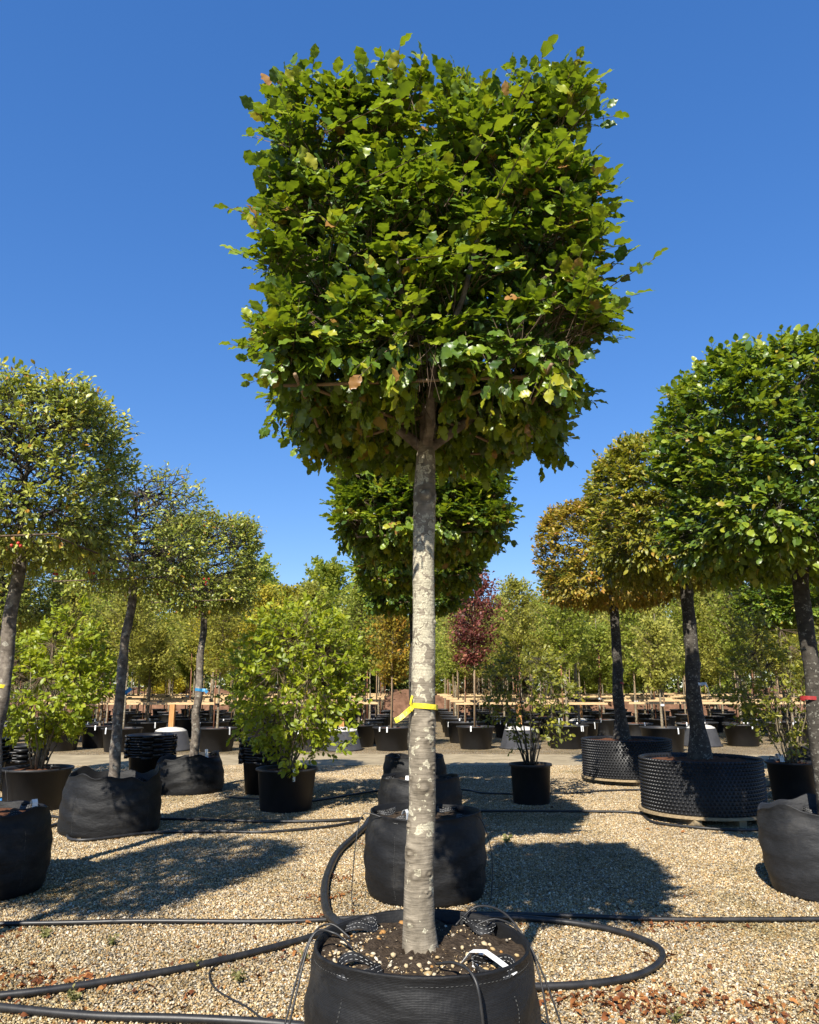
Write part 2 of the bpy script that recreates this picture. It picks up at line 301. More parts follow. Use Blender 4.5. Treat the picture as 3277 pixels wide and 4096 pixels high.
class MB:
    def __init__(s): s.v = []; s.f = []
    def add(s, vs, fs):
        o = len(s.v); s.v += [tuple(p) for p in vs]; s.f += [tuple(o + i for i in q) for q in fs]; return s
    def box(s, c, d, rz=0.0, rx=0.0):
        m = Matrix.Rotation(rz, 3, 'Z') @ Matrix.Rotation(rx, 3, 'X')
        vs = [Vector(c) + m @ Vector((x * d[0] / 2, y * d[1] / 2, z * d[2] / 2)) for x in (-1, 1) for y in (-1, 1) for z in (-1, 1)]
        return s.add(vs, [(0, 1, 3, 2), (4, 6, 7, 5), (0, 4, 5, 1), (2, 3, 7, 6), (0, 2, 6, 4), (1, 5, 7, 3)])
    def tube(s, path, rad, n=8, cap=True, wob=0.0, seed=0):
        rg = random.Random(seed)
        P = [Vector(p) for p in path]; k = len(P)
        if not hasattr(rad, '__len__'): rad = [rad] * k
        t0 = (P[1] - P[0]).normalized()
        ref = Vector((0, 0, 1)) if abs(t0.z) < 0.9 else Vector((1, 0, 0))
        x = t0.cross(ref).normalized(); vs = []
        for i in range(k):
            t = (P[min(i + 1, k - 1)] - P[max(i - 1, 0)]).normalized()
            x = (x - t * x.dot(t)).normalized(); y = t.cross(x)
            for j in range(n):
                a = 2 * math.pi * j / n; r = rad[i] * (1 + wob * (rg.random() - .5))
                vs.append(P[i] + x * math.cos(a) * r + y * math.sin(a) * r)
        fs = [(i * n + j, i * n + (j + 1) % n, (i + 1) * n + (j + 1) % n, (i + 1) * n + j) for i in range(k - 1) for j in range(n)]
        if cap: fs += [tuple(range(n))[::-1], tuple(range((k - 1) * n, k * n))]
        return s.add(vs, fs)
    def lathe(s, prof, n=32, wob=None):
        vs = []
        for r, z in prof:
            for j in range(n):
                a = 2 * math.pi * j / n
                rr, dz = (r, 0) if wob is None else wob(r, z, a)
                vs.append((rr * math.cos(a), rr * math.sin(a), z + dz))
        fs = [(i * n + j, i * n + (j + 1) % n, (i + 1) * n + (j + 1) % n, (i + 1) * n + j) for i in range(len(prof) - 1) for j in range(n)]
        return s.add(vs, fs)
    def mesh(s, name, material=None, smooth=False):
        me = bpy.data.meshes.new(name); me.from_pydata(s.v, [], s.f); me.update()
        bm = bmesh.new(); bm.from_mesh(me); bmesh.ops.recalc_face_normals(bm, faces=bm.faces); bm.to_mesh(me); bm.free()
        if smooth: me.polygons.foreach_set('use_smooth', np.ones(len(me.polygons), dtype=bool))
        if material: me.materials.append(material)
        return me

def link(name, data, parent=None, loc=(0, 0, 0), rot=(0, 0, 0), scale=(1, 1, 1), label=None, cat=None, group=None, kind=None, mat_over=None):
    o = bpy.data.objects.new(name, data); COL.objects.link(o)
    o.location = loc; o.rotation_euler = rot; o.scale = scale
    if parent: o.parent = parent
    if label: o['label'] = label
    if cat: o['category'] = cat
    if group: o['group'] = group
    if kind: o['kind'] = kind
    if mat_over:
        o.material_slots[0].link = 'OBJECT'; o.material_slots[0].material = mat_over
    return o

def prisms(A, B, r0, r1, n=3):
    """thin tapered twigs from A to B"""
    A = np.asarray(A); B = np.asarray(B); m = len(A)
    r0 = np.broadcast_to(r0, (m,)); r1 = np.broadcast_to(r1, (m,))
    t = unit(B - A); ref = np.where(np.abs(t[:, 2:3]) < .9, np.array([[0, 0, 1.]]), np.array([[1., 0, 0]]))
    x = unit(np.cross(t, ref)); y = np.cross(t, x); V = []
    for P, r in ((A, r0), (B, r1)):
        for j in range(n):
            a = 2 * math.pi * j / n
            V.append(P + (x * math.cos(a) + y * math.sin(a)) * r[:, None])
    V = np.stack(V, 1).reshape(-1, 3)
    off = np.arange(m)[:, None, None] * 2 * n
    f = np.array([(j, (j + 1) % n, n + (j + 1) % n, n + j) for j in range(n)])[None]
    return V, (f + off).reshape(-1, 4)

def cat_geo(parts):
    V, F, o = [], [], 0
    for v, f in parts:
        V.append(v); F.append(f + o); o += len(v)
    return np.concatenate(V), np.concatenate(F)

# ------------------------------------------------------------------ leaves
def leaf_tpl(n, w, fold, wave, bend, serr, seed, peak=0.46):
    """leaf blade along +y, unit length, facing +z: two halves folded at the midrib, wavy toothed edge"""
    rg = np.random.default_rng(seed); ts = np.linspace(0, 1, n + 1)
    V = [(0, 0, 0)]; T = []; ph = rg.random(2) * 6.28
    for i in range(1, n):
        t = ts[i]
        u = t / peak * 0.5 if t < peak else 0.5 + (t - peak) / (1 - peak) * 0.5
        hw = w * math.sin(math.pi * u) ** 0.75
        zc = -bend * t * t
        for s, sg in ((0, -1), (1, 1)):
            k = 1 + serr * ((-1) ** i) * (0.6 + 0.8 * rg.random())
            V.append((sg * hw * k, t + 0.03 * rg.standard_normal() * (serr > 0), zc + fold * hw + wave * math.sin(i * 1.9 + ph[s]) * (0.6 + 0.6 * rg.random())))
        V.append((0, t, zc))
    V.append((0, 1, -bend * 1.1))
    L = lambda i: 1 + (i - 1) * 3; Rr = lambda i: 2 + (i - 1) * 3; C = lambda i: 3 + (i - 1) * 3
    T += [(0, C(1), L(1)), (0, Rr(1), C(1))]
    for i in range(1, n - 1):
        T += [(L(i), C(i), C(i + 1)), (L(i), C(i + 1), L(i + 1)), (C(i), Rr(i), Rr(i + 1)), (C(i), Rr(i + 1), C(i + 1))]
    e = len(V) - 1
    T += [(L(n - 1), C(n - 1), e), (C(n - 1), Rr(n - 1), e)]
    return np.array(V, float), np.array(T)

BEECH_T = [leaf_tpl(8, 0.33, 0.18, 0.055, 0.14, 0.11, s) for s in range(5)]
BEECH_M = [leaf_tpl(5, 0.33, 0.2, 0.05, 0.15, 0.08, s) for s in range(4)]
SMALL_T = [leaf_tpl(4, 0.27, 0.3, 0.04, b, 0.0, s) for s, b in ((1, 0.15), (2, 0.3), (3, 0.45))]
OBOV_T = [leaf_tpl(4, 0.26, 0.25, 0.02, b, 0.0, s, 0.62) for s, b in ((4, 0.05), (5, 0.15), (6, 0.25))]
BG_T = [(np.array([(0, 0, 0), (-.3, .5, .06), (.3, .5, .06), (0, 1, -.12)], float), np.array([(0, 2, 1), (1, 2, 3)]))]

def frames(D, Nn):
    Y = unit(D); Z = unit(Nn - Y * (Nn * Y).sum(-1, keepdims=True)); X = np.cross(Y, Z)
    return X, Y, Z

def leaves_geo(L, tpls, rng):
    P, D, Nn, S, rnd = L
    X, Y, Z = frames(D, Nn); pick = rng.integers(0, len(tpls), len(P)); Vs, Fs, As, o = [], [], [], 0
    for k, (tv, tf) in enumerate(tpls):
        m = pick == k
        if not m.any(): continue
        v = P[m][:, None] + S[m][:, None, None] * (tv[None, :, 0:1] * X[m][:, None] + tv[None, :, 1:2] * Y[m][:, None] + tv[None, :, 2:3] * Z[m][:, None])
        nn = m.sum(); Vs.append(v.reshape(-1, 3)); Fs.append((tf[None] + (np.arange(nn) * len(tv))[:, None, None]).reshape(-1, 3) + o)
        As.append(np.repeat(rnd[m], len(tv))); o += nn * len(tv)
    return np.concatenate(Vs), np.concatenate(Fs), np.concatenate(As)

def leaves_mesh(name, L, tpls, material, rng):
    V, F, A = leaves_geo(L, tpls, rng)
    return np_mesh(name, V, F, material, True, {'rnd': A})

def on_shoots(rng, B, D, Ln, K, size, nrm, spread=0.85, droop=0.15, hang=None, jit=0.3, along=0.55):
    """leaves set alternately along shoots: returns P, D, N, S, rnd"""
    m = len(B); D = unit(D)
    t = (np.arange(K)[None] + 0.5 + rng.uniform(-.3, .3, (m, K))) / K; t = np.clip(t, .05, 1)
    P = B[:, None] + D[:, None] * (Ln[:, None] * t)[..., None]
    P[..., 2] -= droop * Ln[:, None] * t * t
    nr = unit(nrm); side = unit(np.cross(D, nr) + 1e-4)
    sg = np.where(np.arange(K) % 2 == 0, 1., -1.)[None, :, None] * np.where(rng.random((m, 1, 1)) < .5, 1, -1)
    dd = D[:, None] * along + side[:, None] * sg * spread + rng.normal(0, jit, (m, K, 3)); dd[:, -1] = D + rng.normal(0, jit * .6, (m, 3))
    nn = nr[:, None] + rng.normal(0, jit * 1.1, (m, K, 3))
    if hang is not None:
        h = hang[:, None, None]
        dd = dd * (1 - h) + h * (np.array([0, 0, -1.]) + rng.normal(0, .35, (m, K, 3)))
        rn = rng.normal(0, 1, (m, K, 3)); rn[..., 2] *= .3
        nn = nn * (1 - h) + h * unit(rn)
    S = size * rng.uniform(.5, 1.3, (m, K))
    rnd = np.clip(rng.normal(.45, .2, (m, K)) + rng.normal(0, .14, (m, 1)) + (t - .5) * .15, 0, 1)
    return [a.reshape(-1, 3) for a in (P, dd, nn)] + [S.ravel(), rnd.ravel()]

def join_leaves(*Ls):
    return [np.concatenate([l[i] for l in Ls]) for i in range(5)]

def box_shell(rng, n, half, k):
    """points on a rounded cube of half size `half`, with outward normals"""
    h = np.array(half); areas = np.array([h[1] * h[2]] * 2 + [h[0] * h[2]] * 2 + [h[0] * h[1]] * 2); f = rng.choice(6, n, p=areas / areas.sum())
    q = rng.uniform(-1, 1, (n, 3)); ax = f // 2; q[np.arange(n), ax] = np.where(f % 2 == 0, 1, -1)
    p = q / (np.abs(q) ** k).sum(1, keepdims=True) ** (1 / k)
    nr = unit(np.sign(p) * np.abs(p) ** (k - 1) / h)
    return p * h, nr

def crown(seed, half, k, nshoot, K, leaf, slen, tpls, lump=0.05, inner=1500, twig_r=0.0022, keep=None, droop=0.12, jit=0.3, depth=(0.70, 0.96), hangf=1.0, clus=5):
    """clipped head: shoots all over a rounded box plus sparse inner leaves; centre at origin"""
    rng = np.random.default_rng(seed)
    p, nr = box_shell(rng, nshoot // clus, half, k)
    # each bough end carries a flat spray of several shoots
    p = np.repeat(p, clus, 0); nr = np.repeat(nr, clus, 0); m0 = len(p)
    tz = np.repeat(rng.normal(0, 1, (m0 // clus, 3)), clus, 0) * np.array([1, 1, 0]); t1 = unit(np.cross(nr, np.array([[0, 0, 1.]])) + .25 * tz); t2 = np.cross(nr, t1)
    fan = rng.normal(0, 1, (m0, 1)); spray = rng.normal(0, .016, (m0, 1))
    p = p + t1 * fan * .05 + t2 * spray
    cdep = np.repeat(rng.uniform(0, 1, (m0 // clus, 1)), clus, 0); cdir = np.repeat(rng.normal(0, .3, (m0 // clus, 3)), clus, 0); extra = [fan, t1, cdep, cdir]
    if keep is not None:
        m = rng.random(len(p)) < keep(p); p, nr = p[m], nr[m]; extra = [e[m] for e in extra]
    n = len(p); fan, t1, cdep, cdir = extra
    # uneven clipping: slow waves move the surface in and out
    w = sum(np.sin(p @ rng.normal(0, 4.5, 3) + rng.random() * 6) for _ in range(5)) / 5
    p = p - nr * (1 - (depth[0] + (depth[1] - depth[0]) * (.75 * cdep + .25 * rng.random((n, 1))) + lump * w[:, None])) * min(half)
    up = np.array([0, 0, 1.])
    under = np.clip((-nr[:, 2] - .2) * 2.0, 0, 1)
    d = nr * .75 + up * (0.55 - .75 * under[:, None]) + cdir + t1 * fan * .4 + rng.normal(0, .22, (n, 3))
    ln = slen * rng.uniform(.55, 1.35, n)
    long = rng.random(n) < .03; ln[long] *= 1.35
    leafn = up * 1.0 + nr * .38 + np.array([-.04, -.12, 0]) + rng.normal(0, .2, (n, 3))
    L = on_shoots(rng, p, d, ln, K, leaf, leafn, droop=droop, hang=under * .8 * hangf, jit=jit)
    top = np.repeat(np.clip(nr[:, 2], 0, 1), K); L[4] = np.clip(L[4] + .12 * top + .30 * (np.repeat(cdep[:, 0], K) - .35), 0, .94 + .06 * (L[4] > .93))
    dd = unit(d)
    tw = [prisms(p - dd * .10, p + dd * ln[:, None] - np.array([0, 0, 1.]) * (droop * ln)[:, None], twig_r, twig_r * .45)]
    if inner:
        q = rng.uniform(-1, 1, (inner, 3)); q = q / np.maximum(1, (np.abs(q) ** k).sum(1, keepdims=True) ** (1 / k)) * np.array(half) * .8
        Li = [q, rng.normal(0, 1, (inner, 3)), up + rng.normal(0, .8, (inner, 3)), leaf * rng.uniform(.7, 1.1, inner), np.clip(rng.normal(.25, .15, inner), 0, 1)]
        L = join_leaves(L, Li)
    return L, tw, (p, dd, ln)

def limbs(seed, half, z0, n, r, reach=.82, sub=3):
    """boughs from the leader out through a head whose centre is at origin; z0 = where the trunk comes in"""
    rng = np.random.default_rng(seed); A, B, r0, r1 = [], [], [], []
    h = np.array(half)
    for i in range(n):
        z = z0 + (h[2] * .75 - z0) * (i / n) ** 1.1
        a = i * 2.4 + rng.uniform(-.4, .4)
        s = np.array([0, 0, z]); e = np.array([math.cos(a) * h[0] * reach * rng.uniform(.7, 1), math.sin(a) * h[1] * reach * rng.uniform(.7, 1), z + rng.uniform(.05, .45) * h[2]])
        e[2] = min(e[2], h[2] * .8)
        pts = [s]; m = 4
        for j in range(1, m + 1):
            pts.append(s + (e - s) * j / m + rng.normal(0, .03, 3) * (j < m))
        rr = r * rng.uniform(.55, 1)
        for j in range(m):
            A.append(pts[j]); B.append(pts[j + 1]); r0.append(rr * (1 - .75 * j / m)); r1.append(rr * (1 - .75 * (j + 1) / m))
            for q in range(sub):
                f = pts[j] + (pts[j + 1] - pts[j]) * rng.random()
                g = f + unit((e - s)[None])[0] * .18 + rng.normal(0, .2, 3)
                g = np.clip(g, -h * .9, h * .9)
                A.append(f); B.append(g); r0.append(rr * .4 * (1 - .5 * j / m)); r1.append(rr * .15)
    A.append(np.array([0, 0, z0])); B.append(np.array([0, 0, h[2] * .75])); r0.append(r * 1.4); r1.append(r * .4)
    return prisms(np.array(A), np.array(B), np.array(r0), np.array(r1), 6)

# ------------------------------------------------------------------ the setting
def build_ground():
    me = bpy.data.meshes.new('ground')
    me.from_pydata([(-400, -60, 0), (400, -60, 0), (400, 900, 0), (-400, 900, 0)], [], [(0, 1, 2, 3)])
    me.materials.append(M['ground'])
    link('ground', me, kind='structure', label='pale gravel yard between the rows of containers')
    rg = random.Random(4); n = 60
    xs = [-60 + 120 * i / n for i in range(n + 1)]
    near = [16.6 + 0.25 * math.sin(x * .6) + rg.uniform(-.12, .12) for x in xs]; far = [19.9 + 0.25 * math.sin(x * .5 + 2) + rg.uniform(-.12, .12) for x in xs]
    vs = [(x, y, .004) for x, y in zip(xs, near)] + [(x, y, .004) for x, y in zip(xs, far)]
    tr = bpy.data.meshes.new('path'); tr.from_pydata(vs, [], [(i, i + 1, n + 2 + i, n + 1 + i) for i in range(n)]); tr.materials.append(M['track'])
    link('path', tr, kind='structure', label='trodden gravel track in front of the back rows')

def build_bank():
    rng = np.random.default_rng(3); nx, ny = 220, 14
    X = np.linspace(-70, 70, nx); Yv = np.linspace(0, 1, ny); V = []
    ph = rng.random(8) * 6
    for j, t in enumerate(Yv):
        for x in X:
            h = 1.35 * math.sin(math.pi * min(1, t * 1.0)) ** .7 * (1 + .16 * math.sin(x * .35 + ph[0]) + .1 * math.sin(x * 1.1 + ph[1]))
            V.append((x, 46 + 5 * t + .4 * math.sin(x * .2), h + .09 * rng.standard_normal() * (0 < j < ny - 1) - .02))
    F = [(j * nx + i, j * nx + i + 1, (j + 1) * nx + i + 1, (j + 1) * nx + i) for j in range(ny - 1) for i in range(nx - 1)]
    link('earth_bank', np_mesh('earth_bank', V, F, M['bank'], True), kind='structure', label='low red-brown earth bank behind the potted trees')

def pebble_set(rng, C, Rr, flat=(.45, .8), cols=None):
    """pebbles as squashed 20-faced stones"""
    p = (1 + 5 ** .5) / 2
    iv = unit(np.array([(-1, p, 0), (1, p, 0), (-1, -p, 0), (1, -p, 0), (0, -1, p), (0, 1, p), (0, -1, -p), (0, 1, -p), (p, 0, -1), (p, 0, 1), (-p, 0, -1), (-p, 0, 1)], float))
    it = np.array([(0, 11, 5), (0, 5, 1), (0, 1, 7), (0, 7, 10), (0, 10, 11), (1, 5, 9), (5, 11, 4), (11, 10, 2), (10, 7, 6), (7, 1, 8), (3, 9, 4), (3, 4, 2), (3, 2, 6), (3, 6, 8), (3, 8, 9), (4, 9, 5), (2, 4, 11), (6, 2, 10), (8, 6, 7), (9, 8, 1)])
    n = len(C); a = rng.random(n) * 6.28; ex = rng.uniform(.7, 1.0, n); fl = rng.uniform(*flat, n)
    v = iv[None] * (1 + rng.normal(0, .10, (n, 12, 1)))
    v = v * np.stack([np.ones(n), ex, fl], 1)[:, None]
    tl = rng.normal(0, .3, (n, 2)); v[..., 2] += v[..., 0] * tl[:, 0:1] + v[..., 1] * tl[:, 1:2]
    ca, sa = np.cos(a)[:, None], np.sin(a)[:, None]
    x = v[..., 0] * ca - v[..., 1] * sa; y = v[..., 0] * sa + v[..., 1] * ca
    V = np.stack([x, y, v[..., 2]], -1) * Rr[:, None, None] + C[:, None]
    F = (it[None] + (np.arange(n) * 12)[:, None, None]).reshape(-1, 3)
    if cols is None:
        cols = PALETTE[rng.choice(len(PALETTE), n, p=PAL_P / PAL_P.sum())] * rng.uniform(.6, 1.2, (n, 1))
    return V.reshape(-1, 3), F, np.repeat(cols, 12, 0)

def build_gravel():
    tiles = bpy.data.collections.new('gravel_tiles')
    for k in range(8):
        rng = np.random.default_rng(100 + k); n = 1900; T = .5
        C = np.stack([rng.uniform(-T / 2, T / 2, n), rng.uniform(-T / 2, T / 2, n), rng.uniform(.0, .012, n)], 1)
        Rr = rng.lognormal(math.log(.0066), .30, n).clip(.0035, .018)
        V, F, c = pebble_set(rng, C, Rr, cols=None)
        o = bpy.data.objects.new('gravel_tile', np_mesh('gravel_tile', V, F, M['pebble'], True, {'col': c})); tiles.objects.link(o)
    rng = random.Random(9); pts = []
    y = 3.3
    while y < 17:
        w = .60 * y + .9; x = -w
        while x < w:
            pts.append((x, y, 0.0)); x += .5
        y += .5
    me = bpy.data.meshes.new('gravel'); me.from_pydata(pts, [], [])
    rot = me.attributes.new('rot', 'FLOAT', 'POINT'); idx = me.attributes.new('idx', 'INT', 'POINT')
    for i in range(len(pts)):
        rot.data[i].value = rng.randrange(4) * math.pi / 2; idx.data[i].value = rng.randrange(8)
    o = link('gravel', me, kind='stuff', label='loose cream and tan pebbles covering the yard', cat='gravel')
    ng = bpy.data.node_groups.new('gravel_scatter', 'GeometryNodeTree')
    ng.interface.new_socket('Geometry', in_out='INPUT', socket_type='NodeSocketGeometry')
    ng.interface.new_socket('Geometry', in_out='OUTPUT', socket_type='NodeSocketGeometry')
    gi = ng.nodes.new('NodeGroupInput'); go = ng.nodes.new('NodeGroupOutput')
    ci = ng.nodes.new('GeometryNodeCollectionInfo'); ci.inputs['Collection'].default_value = tiles; ci.inputs['Separate Children'].default_value = True
    ip = ng.nodes.new('GeometryNodeInstanceOnPoints'); ip.inputs['Pick Instance'].default_value = True
    ar = ng.nodes.new('GeometryNodeInputNamedAttribute'); ar.data_type = 'FLOAT'; ar.inputs[0].default_value = 'rot'
    ai = ng.nodes.new('GeometryNodeInputNamedAttribute'); ai.data_type = 'INT'; ai.inputs[0].default_value = 'idx'
    cx = ng.nodes.new('ShaderNodeCombineXYZ')
    ng.links.new(ar.outputs['Attribute'], cx.inputs['Z'])
    ng.links.new(gi.outputs[0], ip.inputs['Points']); ng.links.new(ci.outputs[0], ip.inputs['Instance'])
    ng.links.new(ai.outputs['Attribute'], ip.inputs['Instance Index']); ng.links.new(cx.outputs[0], ip.inputs['Rotation'])
    ng.links.new(ip.outputs[0], go.inputs[0])
    md = o.modifiers.new('scatter', 'NODES'); md.node_group = ng

build_ground(); build_bank(); build_gravel()

# ------------------------------------------------------------------ trunks
def trunk_mesh(name, path, rads, material, nseg=20, nring=90, knots=(), seed=0, lich=None, rough=.03):
    """path [(x,y,z)], rads at the same stations; resampled with lumps and branch scars"""
    rng = np.random.default_rng(seed); P = np.array(path, float); zs = P[:, 2]
    z = np.linspace(zs[0], zs[-1], nring); x = np.interp(z, zs, P[:, 0]); y = np.interp(z, zs, P[:, 1]); r = np.interp(z, zs, rads)
    for q in (x, y, r):
        kk = np.ones(7) / 7; pad = np.pad(q, 3, mode='edge'); q[:] = np.convolve(pad, kk, 'valid')
    a = np.arange(nseg) / nseg * 2 * np.pi; Z, A = np.meshgrid(z, a, indexing='ij')
    disp = np.zeros_like(Z); kn = np.zeros_like(Z)
    for _ in range(10):
        disp += rough / 4 * np.sin(Z * rng.uniform(2, 16) + rng.integers(1, 4) * A + rng.random() * 6)
    for (kz, ka, ks, kh) in knots:
        da = (A - ka + np.pi) % (2 * np.pi) - np.pi; rr = np.interp(kz, z, r)
        u = np.sqrt(((Z - kz) * 1.35) ** 2 + (da * rr) ** 2) / (ks * 1.25)
        disp += kh * 1.7 * np.exp(-u * u) * (1 + .7 * np.cos(u * 5.5 + .8 * np.sin(3 * da + ka * 5))); kn += np.exp(-(u * 1.0) ** 2) * (.44 + .36 * np.cos(u * 5.5 + 2.4 + .9 * np.sin(3 * da + ka * 5))) * rng.uniform(.5, 1.1)
    Rd = r[:, None] * (1 + disp)
    V = np.stack([x[:, None] + Rd * np.cos(A), y[:, None] + Rd * np.sin(A), Z], -1).reshape(-1, 3)
    idx = np.arange(nring * nseg).reshape(nring, nseg); nx = np.roll(idx, -1, 1)
    F = np.stack([idx[:-1], nx[:-1], nx[1:], idx[1:]], -1).reshape(-1, 4)
    lv = np.interp(z, *lich) if lich else np.full(nring, .5)
    return np_mesh(name, V, F, material, True, {'knot': np.clip(kn, 0, .8).ravel(), 'lich': np.repeat(lv, nseg)})

def ribbon_mesh(name, path, width, material, up=None, thick=.0015):
    """flat strip along a path; `up` gives the width direction (per point or one)"""
    P = [Vector(p) for p in path]; vs = []; n = len(P)
    for i in range(n):
        t = (P[min(i + 1, n - 1)] - P[max(i - 1, 0)]).normalized()
        u = Vector(up[i]) if isinstance(up, list) else Vector(up)
        u = (u - t * u.dot(t)).normalized(); nn = t.cross(u)
        for s, q in ((-1, -1), (1, -1), (1, 1), (-1, 1)): vs.append(P[i] + u * s * width / 2 + nn * q * thick)
    fs = [(i * 4 + j, i * 4 + (j + 1) % 4, (i + 1) * 4 + (j + 1) % 4, (i + 1) * 4 + j) for i in range(n - 1) for j in range(4)] + [(3, 2, 1, 0), tuple(range(4 * n - 4, 4 * n))]
    return MB().add(vs, fs).mesh(name, material, False)

def cane(parent, a, b, r=.011, name='cane', m='bamboo'):
    a, b = Vector(a), Vector(b); mb = MB(); n = max(3, int((b - a).length / .22)); path, rad = [], []
    for i in range(n + 1):
        c = a.lerp(b, i / n)
        if 0 < i < n:
            e = (b - a).normalized() * .006
            path += [c - e, c, c + e]; rad += [r * .96, r * 1.14, r * .96]
        else: path.append(c); rad.append(r)
    mb.tube(path, rad, 7)
    return link(name, mb.mesh(name, M[m], True), parent)

# ------------------------------------------------------------------ the main beech
MAIN = (0.05, 3.32); CZ = 3.45; HALF = (0.67, 0.67, 0.66)
def beech_main():
    root = link('beech_tree', None, loc=(MAIN[0], MAIN[1], .58), label='tall box-headed beech with lichened grey trunk in the front grow bag', cat='tree')
    S = -.58
    pth = [(-.004, 0, -.02), (-.012, 0, .12), (-.012, 0, .3), (-.004, 0, .45), (.004, 0, .55), (.004, 0, .75), (.006, 0, .93), (.012, 0, 1.2), (.012, 0, 1.6), (.018, 0, 1.86), (.024, 0, 2.02), (.026, 0, 2.12)]
    rad = [.077, .0625, .058, .058, .055, .0555, .052, .049, .047, .050, .045, .037]
    FR = -math.pi / 2
    kn = [(.625, FR + .15, .034, .06), (.30, FR + .75, .022, .06), (.375, FR - .75, .03, .09), (.29, FR - .3, .03, .05), (.235, FR + .5, .02, .06), (.12, FR - .65, .026, .06), (.88, FR + .75, .022, .10), (.80, FR + .55, .02, .06),
          (.48, FR - 1.1, .02, .06), (.70, FR + .9, .02, .06), (1.48, FR - .9, .025, .05), (1.86, FR + .1, .045, .10), (1.75, FR + .9, .02, .06), (.66, FR - 1.0, .015, .05), (1.30, FR + 1.2, .02, .05)]
    tm = trunk_mesh('trunk', pth, rad, M['bark_main'], 72, 520, kn, 5, ([0, .3, .45, .6, .72, .95, 1.05, 1.15, 1.45, 1.75, 2.1], [.05, .12, .40, .30, .10, .25, .75, 1.0, 1.0, .75, .3]), .018)
    link('trunk', tm, root)
    # leader and forks under the head
    mb = MB(); b = Vector((.024, 0, 2.08))
    def br(pts, r0, r1, sd):
        mb.tube(pts, [r0 + (r1 - r0) * i / (len(pts) - 1) for i in range(len(pts))], 10, True, .12, sd)
    br([b, b + Vector((.02, -.08, .10)), b + Vector((.018, -.22, .20)), b + Vector((.03, -.38, .30))], .026, .017, 1)
    br([b + Vector((.03, -.36, .29)), b + Vector((-.04, -.47, .36)), b + Vector((-.10, -.55, .45)), b + Vector((-.13, -.58, .65))], .017, .010, 2)
    br([b + Vector((.03, -.36, .29)), b + Vector((.09, -.46, .36)), b + Vector((.14, -.56, .46)), b + Vector((.20, -.6, .7))], .015, .009, 3)
    br([b, b + Vector((0, 0, .4)), b + Vector((.02, .06, .9)), b + Vector((0, .06, 1.3))], .030, .012, 4)
    br([b, b + Vector((-.2, .02, .18)), b + Vector((-.42, -.05, .30)), b + Vector((-.6, -.1, .5))], .026, .010, 5)
    br([b, b + Vector((.2, .04, .16)), b + Vector((.42, .0, .28)), b + Vector((.62, -.1, .5))], .026, .010, 6)
    br([b, b + Vector((.05, .2, .2)), b + Vector((.1, .42, .35)), b + Vector((.1, .6, .6))], .024, .010, 7)
    fk = link('branch', mb.mesh('branch', M['bark_crab'], True), root, label='forked grey-brown boughs under the head')
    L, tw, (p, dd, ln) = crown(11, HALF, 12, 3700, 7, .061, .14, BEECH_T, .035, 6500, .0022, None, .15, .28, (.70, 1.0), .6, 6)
    # a few long loose shoots as in the photograph
    rng = np.random.default_rng(77)
    X = np.array
    lb = X([0.0, 0, .02]) + X([(-.70, -.30, .16), (.66, -.45, -.30), (.66, -.35, -.20), (-.30, -.70, .05), (.20, -.72, -.12), (-.12, -.72, -.28), (.42, -.72, .1), (-.55, -.6, .62), (.35, -.5, .66), (.1, -.5, .66), (-.2, -.45, .66), (.6, -.4, .64), (-.05, -.3, .68), (.30, -.68, .35), (-.42, -.70, .30), (.05, -.72, -.05)])
    ld = X([(-1, -.3, .35), (1, -.2, .75), (.9, -.3, .8), (1, -.5, .3), (.5, -.5, .9), (1, -.5, -.05), (.6, -.6, .7), (-.2, 0, 1), (.1, -.1, 1), (.0, -.1, 1), (-.1, -.1, 1), (.3, 0, 1), (.05, 0, 1), (.5, -.6, .8), (1, -.5, .25), (.6, -.5, .85)])
    ll = X([.22, .34, .24, .34, .36, .30, .3, .12, .16, .16, .14, .16, .12, .3, .34, .36])
    Lx = on_shoots(rng, lb, ld, ll, 9, .074, np.array([[0, -.25, 1.]]) + rng.normal(0, .2, (16, 3)), droop=.12)
    tw.append(prisms(lb, lb + unit(ld) * ll[:, None] - X([[0, 0, .12]]) * ll[:, None], .003, .0014))
    trim = (np.abs(L[0] / np.array(HALF)) ** 12).sum(1) ** (1 / 12) < 1.16 + .05 * rng.random(len(L[0])); L = [a[trim] for a in L]
    L = join_leaves(L, Lx)
    Q = L[0]; clear = (np.abs(Q[:, 0] + .01) < .055) & (Q[:, 1] < .05) & (Q[:, 2] < -.58); clear |= (np.abs(Q[:, 0] + .01) < .10) & (np.abs(Q[:, 1]) < .12) & (Q[:, 2] < -.60)
    L = [a[~clear] for a in L]
    cz = CZ - .58
    tw.append(limbs(5, (.62, .63, .64), -.45, 26, .016))
    V, F = cat_geo(tw)
    # the 300 leaves that show largest become leaves of their own
    P, D, Nn, S_, rnd = L
    out = (np.abs(P / np.array(HALF)) ** 9).sum(1) ** (1 / 9)
    score = S_ * (P[:, 1] < -.45) * (out > .9) / (1.0 + np.maximum(0, P[:, 1] + .9))
    sel = np.argsort(-score)[:300]; keep = np.ones(len(P), bool); keep[sel] = False
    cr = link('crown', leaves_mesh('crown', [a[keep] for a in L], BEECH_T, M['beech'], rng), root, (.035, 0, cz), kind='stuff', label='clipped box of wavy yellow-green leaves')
    link('twigs', np_mesh('twigs', V, F, M['twig'], True), root, (.035, 0, cz), kind='stuff')
    Xf, Yf, Zf = frames(D[sel], Nn[sel]); tmeshes = {}
